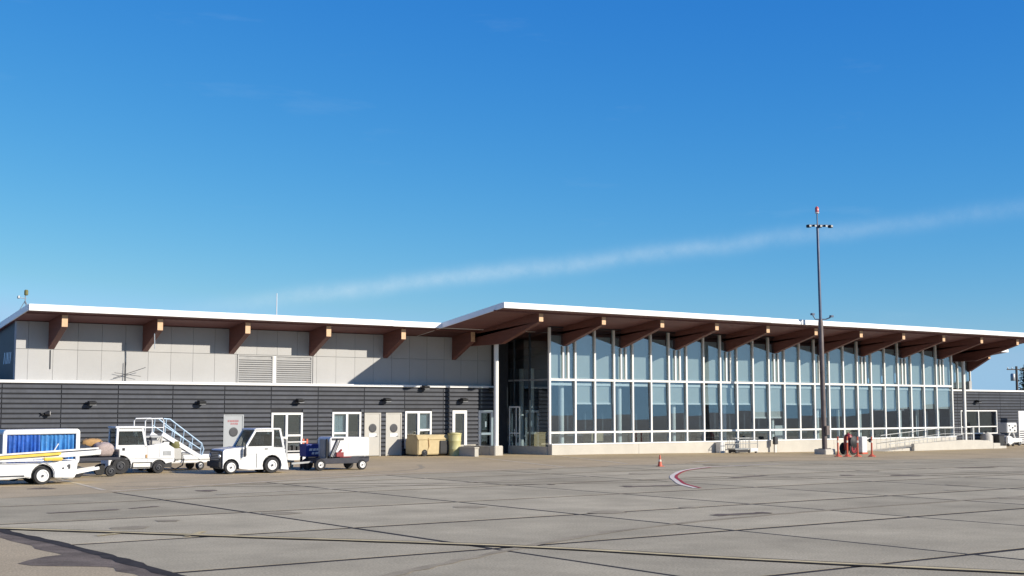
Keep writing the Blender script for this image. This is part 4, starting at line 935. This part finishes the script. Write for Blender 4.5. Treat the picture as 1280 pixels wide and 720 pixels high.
# ramp with railings at the right end of the hall
rp = thing('access_ramp', 'concrete access ramp with thin metal railings at the right end of the hall', 'ramp', (73, 53, -.25))
g7 = -.26
MB().prism([(66.8, g7), (77.8, g7), (77.8, .30), (74.6, .30), (67.0, g7 + .04)], 52.75, 54.2).build('slope', 'concrete', rp)
MB().prism([(69.5, g7), (77.9, g7), (77.9, .22), (76.6, .34), (74.6, .38), (69.5, .20)], 52.5, 52.74).build('front_wall', 'concrete', rp, bevel=.02)
MB().box(77.9, 79.4, 52.5, 54.2, g7, -.08).box(77.9, 78.7, 52.5, 54.2, -.08, .12).build('steps', 'concrete', rp, bevel=.015)
for y, hh, x0, x1 in ((52.62, .42, 67.2, 74.8), (54.05, .85, 68.2, 77.7)):
    zz = lambda x: (g7 + .04 + (x - 67) / 7.6 * .52) if x < 74.6 else .30
    rl = MB().tube([(x0, y, zz(x0)), (x0, y, zz(x0) + hh), (74.6, y, zz(74.6) + hh), (x1, y, zz(x1) + hh), (x1, y, zz(x1))], .022).build('railing', 'rail_grey', rp)
    if hh > .6: MB().tube([(x0, y, zz(x0) + .45), (74.6, y, zz(74.6) + .45), (x1, y, zz(x1) + .45)], .015).build('mid_rail', 'rail_grey', rl)
    n = 10
    for k in range(1, n):
        x = x0 + (x1 - x0) * k / n; MB().tube([(x, y, zz(x)), (x, y, zz(x) + hh)], .014).build('upright', 'rail_grey', rl)
gr_ = MB().tube([(77.9, 54.05, 1.15), (80.6, 55.8, 1.05)], .02).tube([(77.9, 54.05, .2), (80.6, 55.8, .1)], .02).build('gate_rail', 'rail_grey', rp)
for k in range(9): MB().tube([(77.9 + .3 * k, 54.05 + .195 * k, .18), (77.9 + .3 * k, 54.05 + .195 * k, 1.12)], .02).build('picket', 'rail_grey', gr_)
# clutter by the annex
eq = thing('equipment_cart', 'white service cart with small dark panels parked by the far annex', 'cart', (85.3, 56.2, -.25), 0, local=True)
MB().box(-.9, .9, -.5, .5, .25, .55).build('deck', 'white_worn', eq, bevel=.03); MB().box(-.75, .45, -.4, .4, .95, 1.65).build('cabinet', 'white_paint', eq, bevel=.04)
MB().tube([(-.6, -.3, .55), (-.3, -.3, .95)], .05).tube([(.3, -.3, .55), (.1, -.3, .95)], .05).build('support', 'white_worn', eq)
for x, z in ((-.5, 1.45), (-.1, 1.3), (.2, 1.42), (-.4, 1.15), (.15, 1.1)): MB().box(x - .08, x + .08, -.42, -.402, z - .05, z + .05).build('switch_panel', 'black', eq)
for x in (-.6, .6):
    for s_ in (-1, 1): wheel(eq, x, s_ * .42, .2, .12, 'grey_metal', s_)
c2_ = thing('cream_tank', 'cream rounded tank standing past the ramp by the far annex', 'tank', (81.3, 55.3, -.25), 0, local=True)
MB().lathe([(.30, 0), (.42, .08), (.42, .75), (.30, .92), (.12, .95), (.12, 1.05), (.001, 1.05)], (0, 0, 0), 'z', 20).build('shell', 'cream', c2_, smooth=True); MB().lathe([(.14, 0), (.14, .06)], (0, 0, 1.03)).build('cap', 'dark_metal', c2_)
b2 = thing('black_bin', 'black wheeled bin between the cream tank and the white service cart', 'bin', (82.2, 55.0, -.25), 0, local=True)
MB().prism([(-.28, .05), (.28, .05), (.34, .78), (-.34, .78)], -.3, .3).build('tub', 'black', b2, bevel=.02); MB().prism([(-.37, .78), (.37, .78), (.3, .88), (-.37, .86)], -.33, .33).build('lid', 'navy_metal', b2, bevel=.02)
for s_ in (-1, 1): wheel(b2, .22, s_ * .3, .09, .05, 'dark_metal', s_)
wp = thing('white_pump', 'squat white pump unit in front of the white service cart', 'pump', (83.6, 55.3, -.25), 0, local=True)
MB().prism([(-.4, .1), (.45, .1), (.4, .6), (.1, .75), (-.35, .7)], -.35, .35).build('cowl', 'white_worn', wp, bevel=.06); MB().tube([(-.4, -.2, .3), (-.7, -.25, .4), (-.75, -.3, .08)], .04).build('hose', 'black', wp)
for x in (-.25, .3):
    for s_ in (-1, 1): wheel(wp, x, s_ * .33, .12, .07, 'dark_metal', s_)
sl_ = thing('loading_ramp', 'tall white folded ramp with dark rungs leaning upright by the annex door', 'ramp', (88.2, 57.0, -.25), 0, local=True)
MB().box(-.42, .42, -.04, .04, .1, 2.5).build('panel', 'white_paint', sl_, bevel=.01)
for k in range(6): MB().box(-.32, .3, -.058, -.041, .18 + .16 * k, .24 + .16 * k).build('rung', 'dark_metal', sl_)
MB().box(-.45, -.40, -.08, .3, 0, .12).box(.40, .45, -.08, .3, 0, .12).build('foot', 'dark_metal', sl_)

# seen through the glass: counters, benches, posters
def counter(x, y, w, h, mat, label, nm='counter', cat='counter'):
    t_ = thing(nm, label, cat, (x, y, .04), 0, local=True)
    MB().box(-w / 2, w / 2, -.3, .3, 0, h - .05).build('body', mat, t_, bevel=.01); MB().box(-w / 2 - .03, w / 2 + .03, -.33, .33, h - .05, h).build('top', mat, t_, bevel=.008)
    return t_
counter(42.95, 56.95, .9, 1.10, 'wood', 'tan wooden cabinet behind the glass next to the side entrance', 'cabinet', 'cabinet')
counter(46.2, 56.0, 1.0, 1.15, 'tan', 'tan cabinet behind the first full panes right of the hall corner', 'cabinet', 'cabinet')
counter(67.3, 56.3, .9, 1.15, 'tan', 'tan counter behind the glass just right of the lighting mast')
counter(65.0, 56.6, .9, 1.15, 'tan', 'tan counter behind the glass just left of the lighting mast')
def seats(x, y, n, label):
    t_ = thing('waiting_seats', label, 'seats', (x, y, .04), 0, 'rows of waiting seats inside the hall', local=True)
    MB().box(-n * .3, n * .3, -.04, .04, .36, .41).build('rail', 'grey_metal', t_)
    for k in range(n):
        a = -n * .3 + .6 * k + .04; MB().box(a, a + .52, -.25, .22, .42, .48).build('seat', 'black', t_, bevel=.02); MB().box(a, a + .52, .2, .26, .46, .95).build('backrest', 'black', t_, bevel=.02)
    for s_ in (-1, 1): MB().box(s_ * n * .24 - .03, s_ * n * .24 + .03, -.25, .25, 0, .36).build('leg', 'grey_metal', t_)
for x, n, l_ in ((49.5, 5, 'dark row of waiting seats behind the panes left of the traffic cone'), (53.5, 4, 'dark row of waiting seats behind the panes above the cone'), (57.0, 4, 'dark row of waiting seats behind the glass above the luggage trolley'), (70.5, 5, 'dark row of waiting seats behind the glass left of the ramp'), (74.2, 3, 'dark row of waiting seats behind the glass at the ramp')):
    seats(x, 56.4, n, l_)
pn = thing('poster_board', 'white display board standing just inside the glass above the meter post', 'board', (60.4, 55.4, .04), 0, local=True)
MB().box(-.45, .4, -.02, .02, .45, 1.35).build('board', 'white_paint', pn, bevel=.005); MB().box(-.4, -.36, -.03, .03, 0, .45).box(.3, .34, -.03, .03, 0, .45).build('stand', 'dark_metal', pn)
for k, (x, z0, z1) in enumerate(((66.0, 1.2, 2.3), (74.0, 1.2, 2.4), (75.0, 1.25, 2.2))):
    t_ = thing('banner_stand', ('white banner stand inside the glass behind the lighting mast', 'tall white banner stand inside the glass above the ramp foot', 'white banner stand inside the glass nearest the right end of the hall')[k], 'banner', (x, 55.6, .04), 0, 'white banners inside the hall', local=True)
    MB().box(-.13, .13, -.01, .01, z0 - .9, z1).build('banner', 'white_metal', t_); MB().box(-.18, .18, -.15, .15, 0, .06).build('foot', 'dark_metal', t_); MB().tube([(0, .02, .05), (0, .02, z1)], .012).build('pole', 'grey_metal', t_)

# ------------------------------------------------------------------ far right: utility pole and conifer
up_ = thing('utility_pole', 'far wooden utility pole with crossarm and transformer above the annex roof', 'pole', (146.3, 95, -.3), 0, local=True)
MB().lathe([(.2, 0), (.14, 8.0)], (0, 0, 0), 'z', 10).build('pole', 'utility_wood', up_, smooth=True)
ca = MB().bar((-1.1, .6, 7.6), (1.1, -.6, 7.6), .12).build('crossarm', 'utility_wood', up_)
for k in (-1, -.5, .5, 1): MB().lathe([(.05, 0), (.07, .1), (.03, .22)], (k, -k * .55, 7.66), 'z', 8).build('insulator', 'grey_metal', ca)
MB().lathe([(.26, 0), (.28, .05), (.28, .8), (.2, .9)], (-.5, .2, 6.2), 'z', 12).build('transformer', 'grey_metal', up_, smooth=True)
def conifer(loc, h, label, seed):
    rnd = random.Random(seed); t_ = thing('conifer_tree', label, 'tree', loc, 0, local=True)
    MB().lathe([(.22, 0), (.12, h * .5), (.03, h)], (0, 0, 0), 'z', 8).build('trunk', 'bark', t_, smooth=True)
    m_ = MB()
    for k in range(26):
        z = h * (.10 + .88 * k / 26); L_ = (h - z) * .30 + .25
        for q in range(9):
            a = rnd.uniform(0, 6.283); l_ = L_ * rnd.uniform(.55, 1.1); n = max(3, int(l_ / .16))
            for i in range(n):
                s_ = (i + .5) / n * l_; p = Vector((math.cos(a) * s_, math.sin(a) * s_, z - .28 * s_ + .1 * s_ * s_ / max(l_, .1))) + Vector((rnd.uniform(-.12, .12), rnd.uniform(-.12, .12), rnd.uniform(-.1, .1)))
                for _ in range(2):
                    d1 = Vector((rnd.uniform(-1, 1), rnd.uniform(-1, 1), rnd.uniform(-.6, .3))).normalized() * rnd.uniform(.14, .3); d2 = d1.cross(Vector((rnd.uniform(-1, 1), rnd.uniform(-1, 1), 1))).normalized() * .07
                    m_.add([p - d2, p + d1, p + d2, p - d1 * .5], [(0, 1, 2, 3)])
    m_.build('crown', 'foliage', t_)
conifer((149.4, 96, -.3), 8.3, 'dark conifer beside the utility pole beyond the annex', 3)
conifer((154.5, 99, -.3), 7.5, 'second dark conifer to the right of the utility pole', 9)
